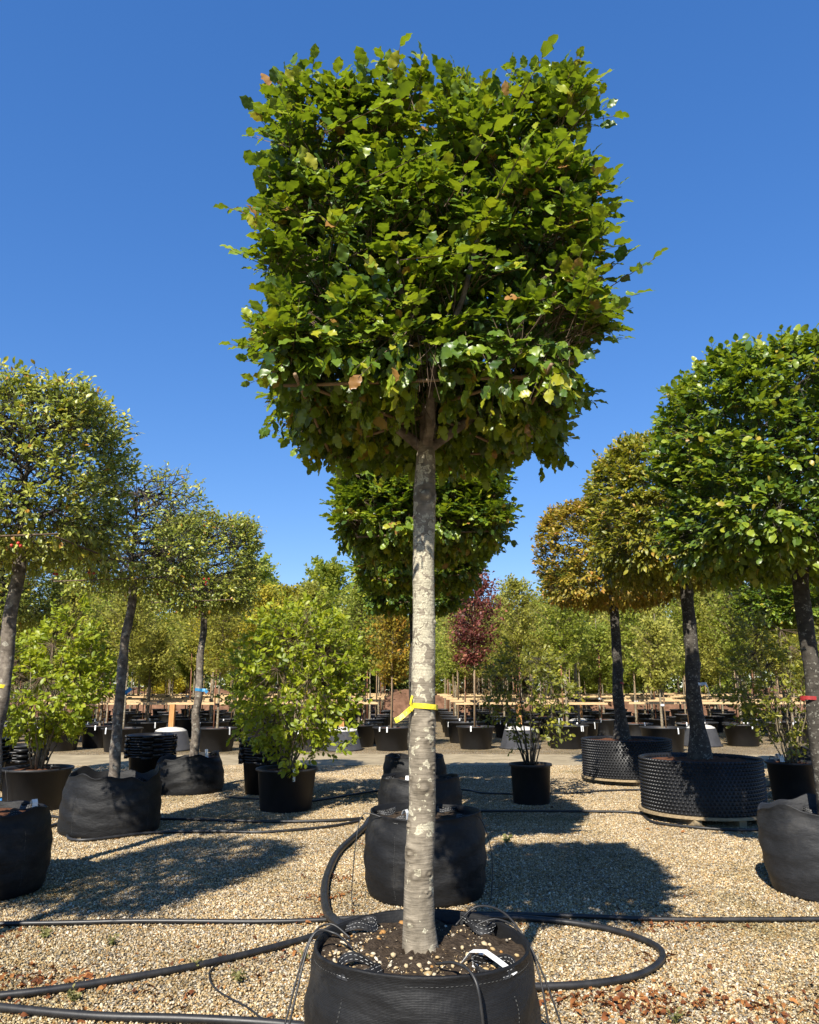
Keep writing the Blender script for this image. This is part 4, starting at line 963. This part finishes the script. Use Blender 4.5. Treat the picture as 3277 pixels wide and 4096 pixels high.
# ------------------------------------------------------------------ studded pots on pallets
def studded_pot(loc, r, h, label, seed):
    root = link('studded_pot', None, loc=loc, label=label, cat='pot')
    mb = MB(); mb.lathe([(r, 0), (r, h), (r - .006, h + .004), (r - .012, h), (r - .012, h - .16)], 96)
    link('wall', mb.mesh('wall', M['plastic_black'], True), root)
    nr_, nc = 15, int(2 * math.pi * r / .052); V, F = [], []
    mb = MB()
    for i in range(nr_):
        for j in range(nc):
            a = 2 * math.pi * (j + .5 * (i % 2)) / nc; z = .022 + (h - .03) * i / (nr_ - 1) - .004
            c = Vector((math.cos(a), math.sin(a), 0)); t = Vector((-math.sin(a), math.cos(a), 0)); u = Vector((0, 0, 1)); vs = []
            for rr, o in ((.021, 0), (.013, .017), (.006, .022)):
                for k in range(6):
                    b = k * math.pi / 3; vs.append(c * (r + o) + t * math.cos(b) * rr + u * (z + math.sin(b) * rr))
            mb.add(vs, [(q * 6 + k, q * 6 + (k + 1) % 6, (q + 1) * 6 + (k + 1) % 6, (q + 1) * 6 + k) for q in range(2) for k in range(6)] + [tuple(range(12, 18))])
    me = bpy.data.meshes.new('studs'); me.from_pydata(mb.v, [], mb.f); me.materials.append(M['plastic_black']); me.polygons.foreach_set('use_smooth', np.ones(len(me.polygons), dtype=bool))
    link('studs', me, root, kind='stuff')
    mb = MB()   # open holes of the inner face seen as short stubs
    for i in range(3):
        for j in range(nc):
            a = 2 * math.pi * (j + .5 * (i % 2)) / nc; c = Vector((math.cos(a), math.sin(a), 0)); z = h - .03 - i * .045
            mb.tube([c * (r - .012) + Vector((0, 0, z)), c * (r - .024) + Vector((0, 0, z))], .012, 5)
    link('inner_studs', mb.mesh('inner_studs', M['plastic_black']), root, kind='stuff')
    link('soil', soil_mesh(r - .014, 'soil_brown', seed, .05, 40, 8, .012), root, (0, 0, h - .065))
    return root
def pallet(loc, r, label, rot):
    root = link('pallet', None, loc=loc, rot=(0, 0, rot), label=label, cat='pallet')
    w = .145; n = int(2 * r / (w + .02)) + 1
    for i in range(n):
        y = -r + (i + .5) * 2 * r / n; hw = math.sqrt(max(.02, r * r - (abs(y) + w * .25) ** 2))
        mb = MB(); y0, y1 = y - w / 2, y + w / 2
        x0 = math.sqrt(max(.015, r * r - min(y0 * y0, r * r))); x1 = math.sqrt(max(.015, r * r - min(y1 * y1, r * r)))
        vs = [(-x0, y0, .09), (x0, y0, .09), (x1, y1, .09), (-x1, y1, .09), (-x0, y0, .115), (x0, y0, .115), (x1, y1, .115), (-x1, y1, .115)]
        mb.add(vs, [(3, 2, 1, 0), (4, 5, 6, 7), (0, 1, 5, 4), (1, 2, 6, 5), (2, 3, 7, 6), (3, 0, 4, 7)]); link('plank', mb.mesh('plank', M['pallet']), root)
    for x in (-r * .62, 0, r * .62, ):
        mb = MB(); mb.box((x, 0, .045), (.10, 2 * math.sqrt(r * r - x * x) * .96, .09)); link('bearer', mb.mesh('bearer', M['pallet']), root)
    mb = MB(); nn = 48
    mb.lathe([(r * 1.005, .086), (r * 1.012, .086), (r * 1.012, .118), (r * 1.005, .118), (r * 1.005, .086)], nn); link('edge_strip', mb.mesh('edge_strip', M['pallet']), root)
    return root
pallet((3.75, 10.3, 0), .79, 'round wooden pallet under the nearer studded pot', .25); pallet((3.85, 14.1, 0), .80, 'round wooden pallet under the farther studded pot', .8)
studded_pot((3.75, 10.3, .118), .74, .62, 'large round black studded pot in front, on a wooden pallet', 1)
studded_pot((3.85, 14.1, .118), .76, .62, 'black studded pot behind the other one, on a wooden pallet', 2)

# ------------------------------------------------------------------ stacks of empty pots
ORD = ['top', 'second', 'third', 'fourth', 'fifth', 'sixth', 'seventh', 'eighth', 'ninth', 'tenth', 'eleventh', 'twelfth', 'thirteenth', 'fourteenth', 'fifteenth', 'sixteenth', 'seventeenth', 'eighteenth', 'nineteenth', 'twentieth']
def nested_pot(rt, h, n=32):
    mb = MB(); rb = rt * .80
    mb.lathe([(rb * .9, .0), (rb, .0), (rt * .96, h - .03), (rt * 1.0, h - .03), (rt * 1.06, h - .026), (rt * 1.06, h - .008), (rt * 1.02, h), (rt * .97, h), (rt * .93, h - .06), (rb * .95, .012), (.01, .012)], n)
    for s in (-1, 1): mb.box((s * rt * 1.08, 0, h - .03), (.05, .16, .045)); mb.box((0, s * rt * 1.08, h - .03), (.16, .05, .04))
    return mb.mesh('nested_pot', M['plastic_black'], True)
def stack(loc, rt, h, n, dz, where, rot=0, tilt=0):
    me = nested_pot(rt, h); rg = random.Random(n)
    for i in range(n):
        k = n - 1 - i
        pos = 'top pot' if k == 0 else ('bottom pot' if i == 0 else f'{ORD[k]} pot from the top')
        link('nested_pot', me, None, (loc[0] + rg.uniform(-.008, .008), loc[1] + rg.uniform(-.008, .008), i * dz), (rg.uniform(-.01, .01), rg.uniform(-.01, .01), rot + rg.uniform(-.05, .05) + (i % 2) * .4),
             label=f'{pos} in the black pot stack {where}', cat='pot', group='empty pots stacked ' + where)
stack((-4.35, 13.35, 0), .36, .52, 9, .042, 'behind the tilted bag', .2)
stack((-2.30, 12.6, 0), .34, .50, 9, .042, 'behind the big lime-green shrub', .1)
stack((-6.35, 13.0, 0), .36, .50, 6, .042, 'behind the frame-edge shrub', .5)
stack((-6.05, 11.2, 0), .36, .62, 7, .05, 'behind the thick trunk', .3)

# ------------------------------------------------------------------ hoses and drip tubes
def smooth(pts, n=8):
    P = [Vector(p) for p in pts]; out = []
    for i in range(len(P) - 1):
        p0, p1, p2, p3 = P[max(i - 1, 0)], P[i], P[i + 1], P[min(i + 2, len(P) - 1)]
        for j in range(n):
            t = j / n; out.append(.5 * ((2 * p1) + (p2 - p0) * t + (2 * p0 - 5 * p1 + 4 * p2 - p3) * t * t + (3 * p1 - p0 - 3 * p2 + p3) * t ** 3))
    return out + [P[-1]]
def hose(pts, r, label, name='irrigation_hose', cat='hose', z=None):
    rg = random.Random(len(pts)); P = [(p[0], p[1], p[2] if len(p) > 2 else r + .012 + rg.uniform(-.002, .004)) for p in pts]
    link(name, MB().tube(smooth(P), r, 10).mesh(name, M['hose'], True), label=label, cat=cat)
hose([(-3.06, 5.70), (-2.81, 5.72), (-2.34, 5.75), (-1.85, 5.78), (-1.06, 5.78), (-.67, 5.81), (-.44, 5.85), (-.01, 5.92), (.5, 5.97), (1.14, 5.91), (1.79, 5.83), (2.45, 5.82), (3.13, 5.85), (4.2, 5.9)], .0155, 'black hose running straight across the whole yard behind the front bag')
hose([(-2.9, 4.25), (-2.28, 4.42), (-1.83, 4.58), (-1.27, 4.89), (-.89, 5.19), (-.60, 5.48), (-.39, 5.70, .06), (-.01, 5.80, .05), (.49, 5.82, .05), (.95, 5.80), (1.33, 5.6), (1.53, 5.31), (1.52, 5.05), (1.31, 4.77), (1.01, 4.63), (.63, 4.57), (.2, 4.5), (-.3, 4.2)], .0195, 'thick black hose looping around the front bag in a wide bend')
hose([(-.30, 5.30, .05), (-.50, 5.62, .075), (-.60, 6.0), (-.68, 6.6), (-.71, 7.21), (-.70, 7.99), (-.61, 8.7), (-.52, 9.4), (-.48, 10.0), (-.3, 10.5)], .032, 'thickest black hose curving up beside the second bag')
hose([(-3.0, 4.40), (-2.23, 4.34), (-2.06, 4.30), (-1.55, 4.21), (-1.07, 4.17), (-.6, 4.11), (-.23, 4.0)], .020, 'black hose at the very bottom of the picture among dry leaves')
hose([(-6, 8.2), (-4.68, 8.7), (-4.25, 9.0), (-4.1, 9.9), (-3.06, 10.05), (-1.72, 9.85), (-.94, 9.9), (-.58, 10.1)], .018, 'black hose passing behind the ragged bag, upper of two')
hose([(-6.5, 10.2), (-5.59, 10.32), (-4.98, 10.4), (-4.2, 9.98), (-3.6, 8.7), (-2.9, 9.1), (-2.22, 9.2), (-1.62, 9.17), (-.96, 9.5), (-.62, 9.9)], .016, 'black hose on sunlit gravel beside the ragged bag, lower of two')
hose([(.61, 10.67), (1.49, 10.67), (2.42, 10.63), (2.97, 10.5), (3.0, 9.7), (4.0, 9.3), (4.71, 10.6), (5.0, 11.1), (5.69, 10.9), (7.2, 10.8)], .016, 'black hose from the third bag to the nearer pallet')
hose([(-2.75, 12.0), (-1.9, 11.7), (-1.4, 11.6), (-.46, 12.75), (.79, 12.9), (1.2, 12.44), (2.0, 12.4), (2.71, 12.5), (3.0, 12.7), (3.7, 12.84), (4.2, 12.6), (5.18, 13.3)], .014, 'thin black hose behind the narrow pot')
hose([(4.9, 13.2), (5.68, 13.2), (6.19, 13.45), (6.7, 13.52), (8.2, 13.39)], .014, 'short black hose behind the dark sparse shrub')
hose([(-1.06, 5.17), (-1.14, 4.96), (-1.13, 4.77), (-1.03, 4.57), (-.83, 4.35), (-.70, 4.18), (-.52, 4.0)], .005, 'thin tube curling on the gravel beside the front bag', 'drip_tube', 'tube')
hose([(-.22, 3.25, .62), (-.30, 3.32, .655), (-.385, 3.30, .645), (-.44, 3.20, .42), (-.50, 3.15, .12), (-.55, 3.1, .02)], .0045, 'thin drip tube hanging over the front bag rim, shrub side', 'drip_tube', 'tube')
hose([(-.24, 3.38, .62), (-.33, 3.42, .66), (-.41, 3.36, .60), (-.49, 3.26, .3), (-.58, 3.15, .02)], .004, 'second thin drip tube just behind the first on the front bag', 'drip_tube', 'tube')
hose([(.20, 3.62, .60), (.30, 3.66, .665), (.42, 3.55, .655), (.51, 3.40, .52), (.55, 3.32, .25), (.57, 3.28, .02)], .0045, 'thin drip tube arching off the back strap of the front bag', 'drip_tube', 'tube')
hose([(.26, 3.58, .60), (.38, 3.56, .64), (.49, 3.45, .58), (.60, 3.36, .3), (.66, 3.3, .02)], .004, 'outer thin drip tube on the pallet side of the front bag', 'drip_tube', 'tube')
hose([(.10, 3.08, .62), (.16, 2.98, .655), (.215, 2.90, .645), (.24, 2.868, .56), (.26, 2.86, .3), (.27, 2.85, .02)], .0055, 'drip tube hanging down the face of the front bag', 'drip_tube', 'tube')
hose([(-.22, 6.35, .62), (-.37, 6.38, .63), (-.42, 6.32, .4), (-.44, 6.3, .05), (-.40, 6.2, .02)], .004, 'thin drip tube on the second bag, hose side', 'drip_tube', 'tube')
hose([(.42, 6.4, .62), (.56, 6.42, .60), (.64, 6.38, .35), (.62, 6.3, .05), (.55, 6.2, .02)], .004, 'thin drip tube on the second bag, shaded side', 'drip_tube', 'tube')
hose([(-5.3, 10.72, .56), (-5.32, 10.53, .55), (-5.27, 10.53, .3), (-5.22, 10.5, .02)], .005, 'thin drip tube on the wide pot of the frame-edge shrub', 'drip_tube', 'tube')

# ------------------------------------------------------------------ litter, weeds, caps
rng = np.random.default_rng(55)
cl = [((1.11, 4.42), .17, 210), ((1.5, 4.6), .25, 18), ((1.76, 5.75), .10, 45), ((2.0, 5.72), .2, 12), ((1.88, 4.35), .20, 120), ((-2.14, 4.74), .18, 80), ((-1.94, 4.62), .2, 60), ((-2.68, 5.55), .14, 28), ((-.62, 6.5), .09, 40), ((-.60, 5.9), .1, 26), ((-.66, 7.1), .08, 24), ((-1.2, 5.0), .25, 22), ((-.72, 5.2), .2, 25), ((-1.5, 4.3), .4, 40), ((-.55, 8.6), .2, 20), ((1.48, 5.1), .05, 14)]
C = np.concatenate([np.stack([c[0] + rng.normal(0, s * 1.2, n), c[1] + rng.normal(0, s * .75, n)], 1) for c, s, n in cl] + [np.stack([rng.uniform(-5, 5, 130), rng.uniform(3.8, 13, 130)], 1)])
n = len(C); P = np.concatenate([C, rng.uniform(.014, .03, (n, 1))], 1)
Ld = [P, np.concatenate([rng.normal(0, 1, (n, 2)), rng.normal(0, .2, (n, 1))], 1), np.array([0, 0, 1.]) + rng.normal(0, .35, (n, 3)), rng.uniform(.02, .05, n), rng.random(n)]
link('fallen_leaves', leaves_mesh('fallen_leaves', Ld, [leaf_tpl(5, .3, .5, .1, .35, .1, s) for s in range(4)], M['dry'], rng), kind='stuff', label='scattered curled orange-brown dry leaves on the gravel', cat='leaf litter')
def weed(loc, label, s, seed, n=34):
    rng = np.random.default_rng(seed); root = link('weed', None, loc=(*loc, .01), label=label, cat='weed')
    B = np.zeros((7, 3)); D = np.concatenate([rng.normal(0, .5, (7, 2)), np.ones((7, 1))], 1); ln = s * rng.uniform(.5, 1, 7)
    V, F = prisms(B, B + unit(D) * ln[:, None], .0012, .0006); link('stem', np_mesh('stem', V, F, M['weed'], True), root)
    link('leaves', leaves_mesh('leaves', on_shoots(rng, B, D, ln, 9, s * .26, np.array([[0, 0, 1.]]) + rng.normal(0, .4, (7, 3)), jit=.5), SMALL_T, M['weed'], rng), root, kind='stuff')
for (x, y, s, lab) in [(1.02, 8.65, .17, 'small green weed on sunlit gravel between two round shadows'), (-1.24, 4.93, .10, 'tiny weed sprig against the looping hose'), (-.62, 5.05, .09, 'tiny weed between the looping hose and the curled tube'), (-.95, 4.72, .12, 'pale dry weed inside the curl of the thin tube'),
                       (-1.75, 4.45, .11, 'small weed near dry leaves beside the bottom hose'), (-1.9, 5.35, .10, 'pale weed on open gravel under the straight hose'), (-2.4, 5.5, .12, 'weed tuft at the shadow edge by the frame edge'), (1.3, 4.18, .10, 'weed sprig by the dry leaf patch at the bottom')]:
    weed((x, y), lab, s * .75, int(abs(x * 100) + y * 10))
cm = MB().lathe([(.001, .05), (.035, .05), (.04, .045), (.042, 0), (.036, 0), (.034, .04), (.001, .042)], 14).mesh('pipe_cap', M['blue_cap'], True)
cmk = MB().lathe([(.001, .05), (.035, .05), (.04, .045), (.042, 0), (.036, 0), (.034, .04), (.001, .042)], 14).mesh('pipe_cap', M['plastic_black'], True)
rg = random.Random(6)
capn = ['at the front', 'at the back', 'on top', 'nearest the pot', 'farthest from the pot', 'on its side', 'lying flat']
for i in range(14):
    bl = i % 2 == 0
    link('pipe_cap', cm if bl else cmk, None, (-5.75 + rg.uniform(-.22, .22), 11.0 + rg.uniform(-.25, .25), .03 + rg.uniform(0, .05)), (rg.uniform(-1, 1), rg.uniform(-1, 1), 0), label=('blue' if bl else 'black') + ' plastic pipe cap in the little heap beside the wide pot', cat='pipe cap', group=('blue' if bl else 'black') + ' pipe caps heaped on the gravel')

# ------------------------------------------------------------------ the back rows: young trees in pots
def young_crown(seed, h0, h1, rad, n, K, leaf, shape=1.0, slen=.55, upr=.7):
    rng = np.random.default_rng(seed); t = rng.random(n) ** .9; z = h0 + (h1 - h0) * t * .9
    prof = rad * np.sin(np.pi * np.clip(.10 + .82 * t, 0, 1)) ** shape
    a = rng.random(n) * 6.28; d = np.stack([np.cos(a), np.sin(a), np.full(n, upr) + .5 * t], 1) + rng.normal(0, .2, (n, 3))
    ln = np.maximum(.15, prof * rng.uniform(.6, 1.25, n)); q = rng.uniform(0, .3, n) * prof
    B = np.stack([np.cos(a) * q, np.sin(a) * q, z], 1); D = unit(d)
    L = on_shoots(rng, B, D, ln, K, leaf, np.array([[-.15, -.6, 1.]]) + rng.normal(0, .4, (n, 3)), spread=.8, droop=.12, jit=.45, along=.5)
    L[0] = L[0] + rng.normal(0, .05, L[0].shape)
    V, F = prisms(np.stack([B[:, 0] * 0, B[:, 1] * 0, B[:, 2] - .05], 1), B + D * ln[:, None], .008, .002)
    return L, (V, F)
rng = np.random.default_rng(5); YC = []
for s, (h0, h1, rad, n, shp) in enumerate([(1.45, 4.5, .85, 105, .7), (1.6, 5.0, .78, 105, .6), (1.6, 4.2, .95, 105, .8), (1.6, 4.6, .92, 125, .7), (1.8, 5.2, .72, 95, .8), (1.15, 3.2, .85, 95, .7)]):
    L, tw = young_crown(200 + s, h0, h1, rad, int(n * 1.7), 24, .105, shp)
    YC.append((leaves_mesh('crown', L, BG_T, M['bg_green'], rng), np_mesh('twigs', tw[0], tw[1], M['twig'], True), h1))
YT = [plain_trunk('trunk', 3.4, .036, .014, M['bark_young'], 90 + i, 0, 1.2, .02, 8, 24) for i in range(3)]
def stake_mesh(h, r, m):
    return MB().tube([(0, 0, -.05), (0, 0, h * .5), (0, 0, h)], r, 7).mesh('stake', M[m], True)
STK = [stake_mesh(2.0, .018, 'bamboo'), stake_mesh(2.3, .02, 'cane_red'), stake_mesh(1.8, .018, 'bamboo')]
BIGW = [(pot_wall(.52, .60, 'plastic', .8, 32), soil_mesh(.49, 'soil_brown', 1, .03, 20, 4)), (pot_wall(.58, .62, 'plastic', .84, 32), soil_mesh(.55, 'soil_brown', 2, .03, 20, 4)), (pot_wall(.46, .58, 'plastic_grey', .82, 32), soil_mesh(.43, 'soil_brown', 3, .03, 20, 4))]
SPEC = {'g': ('bg_green', 'green'), 'o': ('bg_olive', 'olive-green'), 'y': ('bg_yellow', 'yellow-green'), 'a': ('bg_orange', 'orange-yellow'), 'p': ('bg_purple', 'copper-red'), 'd': ('bg_dark', 'dark green')}
RN = ['front', 'second', 'third', 'fourth', 'fifth', 'sixth', 'seventh', 'eighth']
CN = ['first', 'second', 'third', 'fourth', 'fifth', 'sixth', 'seventh', 'eighth', 'ninth', 'tenth', 'eleventh', 'twelfth', 'thirteenth', 'fourteenth']
rg = random.Random(12)
def potted(x, y, side, row, col, sp='g', var=None, sc=1.0, big=None, tags=True):
    where = f'{CN[col]} from the aisle in the {RN[row]} back row, {side}'
    i = rg.randrange(3) if big is None else big
    pr = link('plant_pot', None, loc=(x, y, 0), rot=(0, 0, rg.uniform(-.5, .5)), label=('faded grey' if i == 2 else 'black') + ' plastic pot, ' + where, cat='pot', group='pots of the back rows')
    link('wall', BIGW[i][0], pr); link('soil', BIGW[i][1], pr, (0, 0, .55))
    if tags and row < 3:
        for q in range(rg.randint(1, 2)):
            a = rg.uniform(-2.4, -.7); r_ = (.54, .60, .48)[i]
            link('tag', TAG0, pr, (math.cos(a) * r_, math.sin(a) * r_, .60), (0, 0, a + math.pi / 2), (1.1, 1, rg.uniform(.7, 1.2)))
    v = rg.randrange(len(YC)) if var is None else var
    mt, cn = SPEC[sp]
    t = link('young_tree', None, loc=(x, y, .55), rot=(0, 0, rg.uniform(0, 6.28)), scale=(sc, sc, sc), label=f'{cn} young tree, ' + where, cat='tree', group='young trees of the back rows')
    link('trunk', YT[rg.randrange(3)], t); link('twigs', YC[v][1], t, kind='stuff'); link('crown', YC[v][0], t, kind='stuff', mat_over=M[mt])
    k = rg.randrange(3)
    link('stake', STK[k], t, (.09, -.05, 0), (rg.uniform(-.02, .02), rg.uniform(-.02, .02), 0))
    if rg.random() < .6:
        b = MB().lathe([(.045, -.03), (.06, -.03), (.06, .03), (.045, .03), (.045, -.03)], 10).mesh('tie', M[rg.choice(['ribbon_white', 'plastic_black', 'plastic_grey'])])
        link('tie', b, t, (.04, -.02, .70))
rows = [21.4, 24.2, 27.0, 29.8, 32.8, 36.0, 39.4]
front_L = [(-.47, 21.3, 'a', 5, 1.0, 0), (-1.45, 22.6, 'g', 3, .9, 0), (-2.75, 21.2, 'g', 5, .95, 2), (-4.55, 23.4, 'y', 0, .95, 2), (-5.12, 21.0, 'o', 0, .92, 0), (-7.60, 20.9, 'o', 2, .95, 0), (-8.75, 22.3, 'g', 1, .9, 0), (-9.35, 21.2, 'o', 0, .9, 0), (-11.3, 21.6, 'g', 2, .95, 1)]
front_R = [(1.82, 21.8, 'p', 3, 1.0, 0), (4.40, 22.0, 'g', 3, .98, 1), (6.70, 20.9, 'o', 5, .9, 1), (9.0, 24.4, 'o', 0, .95, 0), (9.65, 22.9, 'g', 1, .92, 0), (11.6, 24.6, 'o', 2, .95, 2), (13.2, 22.0, 'g', 0, .95, 0)]
for c, (x, y, sp, v, sc, b) in enumerate(front_L): potted(x, y, 'shrub side', 0, c, sp, v, sc, b)
for c, (x, y, sp, v, sc, b) in enumerate(front_R): potted(x, y, 'hornbeam side', 0, c, sp, v, sc, b)
for r in range(1, 7):
    y = rows[r]; lim = .56 * y + .8
    x = -1.35; c = 0
    while x > -lim and c < 14:
        sp = rg.choice('ggoooyyg') if x < -2 else rg.choice('gyyo')
        if -6 < x < -2 and r >= 2: sp = rg.choice('yyyog')
        potted(x + rg.uniform(-.15, .15), y + rg.uniform(-.25, .25), 'shrub side', r, c, sp, None, rg.uniform(.88, 1.12)); x -= rg.uniform(1.45, 1.8); c += 1
    x = 1.8; c = 0
    while x < lim and c < 14:
        sp = 'p' if (r == 9 and c == 0) else rg.choice('ggoooog')
        potted(x + rg.uniform(-.1, .1), y + rg.uniform(-.25, .25), 'hornbeam side', r, c, sp, 3 if sp == 'p' else None, 1.16 if sp == 'p' else rg.uniform(.88, 1.1)); x += rg.uniform(1.45, 1.8); c += 1

# support rails on posts set in concrete-filled pots
def weight_pot(x, y, label, post_h=1.2):
    root = link('weight_pot', None, loc=(x, y, 0), label=label, cat='pot')
    link('shell', MB().lathe([(.56, 0), (.58, .0), (.58, .05), (.54, .06), (.42, .50), (.40, .50), (.52, .06), (.54, 0)], 32).mesh('shell', M['plastic_mid'], True), root)
    link('concrete', MB().lathe([(.415, .47), (.40, .52), (.30, .57), (.12, .60), (.001, .605)], 28).mesh('concrete', M['concrete'], True), root)
    link('post', MB().box((0, 0, .86), (.13, .13, .66)).mesh('post', M['post']), root)
def rail(x0, x1, y, z, label, ang=0.0, brace=True):
    root = link('support_rail', None, loc=(x0, y, z), rot=(0, ang, 0), label=label, cat='rail')
    L = x1 - x0
    link('beam', MB().box((L / 2, 0, 0), (L, .045, .055)).mesh('beam', M['timber']), root)
    link('beam', MB().box((L / 2 + .1, .16, .012), (L - .3, .04, .05)).mesh('beam', M['timber']), root)
    for i in range(1, int(L / 1.9)):
        link('tie_block', MB().box((i * 1.9, .08, .045), (.06, .26, .05)).mesh('tie_block', M['plastic_grey']), root)
sides = [('shrub side', [(-10.9, -5.0), (-4.6, -.9)]), ('hornbeam side', [(1.3, 5.6), (6.2, 13.4)])]
for r in range(0, 6):
    for sname, spans in sides:
        for k, (a, b) in enumerate(spans):
            f = rows[r] / 21.4
            if k == 0 and 'shrub' in sname or k == 1 and 'horn' in sname: 
                a2, b2 = (a * f, b) if a < 0 else (a, b * f)
            else: a2, b2 = a, b
            rail(a2, b2, rows[r] + .75, 1.19 + .015 * k + .03 * r, f'pale timber rail of the {RN[r]} back row, {"outer" if abs(a + b) > 9 else "aisle"} stretch, {sname}')
for x, y, lab in [(-6.4, 21.2, 'concrete-filled weight pot with timber post between crab apple trunks'), (-1.83, 21.3, 'concrete-filled weight pot beside the big lime-green shrub'), (3.05, 21.9, 'concrete-filled weight pot behind the sparse airy shrub'), (8.4, 22.8, 'concrete-filled weight pot behind the nearer studded pot trunk'),
                  (-5.6, 27.7, 'concrete-filled weight pot deep among the rows, shrub side'), (6.0, 27.6, 'concrete-filled weight pot deep among the rows, hornbeam side'), (-9.8, 24.9, 'concrete-filled weight pot in the second row near the frame edge')]:
    weight_pot(x, y, lab)

# ------------------------------------------------------------------ trees beyond
FC = []
for s, (h0, h1, rad, n, shp) in enumerate([(.8, 7.0, 2.1, 170, .6), (.5, 6.0, 2.4, 170, .7), (1.0, 8.2, 1.9, 180, .6)]):
    L, tw = young_crown(300 + s, h0, h1, rad, int(n * 1.7), 38, .20, shp, upr=.55)
    FC.append((leaves_mesh('crown', L, BG_T, M['bg_green'], rng), np_mesh('twigs', tw[0], tw[1], M['twig'], True)))
FT = plain_trunk('trunk', 6.0, .11, .03, M['bark_young'], 99, 0, 1.3, .05, 10, 30)
far = [(-23, 55, 'd', 0, 1.05, 'dark broad tree'), (-17, 58, 'g', 1, 1.05, 'green rounded tree'), (-14.5, 47.5, 'y', 1, .85, 'yellow-green tree'), (-10.4, 52, 'd', 2, 1.0, 'dark tall tree'), (-9.2, 44.2, 'g', 2, .98, 'upright green tree with feathery top'), (-6.3, 47, 'y', 0, .95, 'yellowish tree'), (-4.6, 42.5, 'g', 2, .92, 'tall green tree'), (-2.6, 50, 'd', 0, 1.0, 'dark tree'),
       (-.3, 54, 'g', 1, .95, 'rounded tree'), (2.4, 48, 'g', 2, .75, 'slim green tree'), (4.4, 46, 'b', 1, .95, 'brownish thin-leaved tree'), (6.6, 50, 'b', 0, .80, 'dry brown-tinged tree'), (8.8, 44, 'g', 2, .88, 'tall feathery tree'), (12, 48, 'g', 1, 1.05, 'broad green tree'), (15.5, 52, 'o', 0, 1.1, 'olive tree'), (18, 46, 'g', 2, 1.0, 'tall pale green tree'),
       (21.5, 55, 'd', 1, 1.2, 'dark broad tree'), (25, 49, 'o', 0, 1.1, 'olive broad tree'), (29, 56, 'd', 0, 1.1, 'dark tree')]
SPEC['b'] = ('bg_brown', 'brown')
NB = ['beside the frame edge', 'second in from the edge', 'third in from the edge', 'behind the thin-topped crab apple', 'just past the rounded crab apple', 'above the big lime-green shrub', 'between lime shrub and main trunk', 'behind the orange young tree',
      'behind the main trunk', 'beside the copper-red tree', 'just beyond the copper-red tree', 'above the sparse airy shrub', 'against the golden hornbeam', 'under the golden hornbeam', 'between the two hornbeam trunks', 'above the dark sparse shrub', 'behind the grey bag trunk', 'at the far edge of frame', 'beyond the far edge']
for i, ((x, y, sp, v, sc, d_), nb) in enumerate(zip(far, NB)):
    sc *= 1.18
    t = link('background_tree', None, loc=(x, y, 0), rot=(0, 0, i * 1.7), scale=(sc, sc, sc), label=f'{d_} on the skyline, {nb}', cat='tree', group='trees beyond the earth bank')
    link('trunk', FT, t); link('twigs', FC[v][1], t, kind='stuff'); link('crown', FC[v][0], t, kind='stuff', mat_over=M[SPEC[sp][0]])
# undergrowth along the bank
rng = np.random.default_rng(91); n = 52000
C = np.stack([rng.uniform(-44, 44, n), rng.uniform(47.5, 58, n), rng.random(n) ** 1.1 * 4.4 + .3], 1)
C[:, 2] *= .75 + .3 * np.sin(C[:, 0] * .6) * np.sin(C[:, 0] * .23 + 1)
L = [C, rng.normal(0, 1, (n, 3)), np.array([0, -.5, 1.]) + rng.normal(0, .5, (n, 3)), rng.uniform(.2, .42, n), rng.random(n)]
link('undergrowth', leaves_mesh('undergrowth', L, BG_T, M['bg_dark'], rng), kind='stuff', label='mass of dark shrubs and undergrowth along the earth bank', cat='undergrowth')
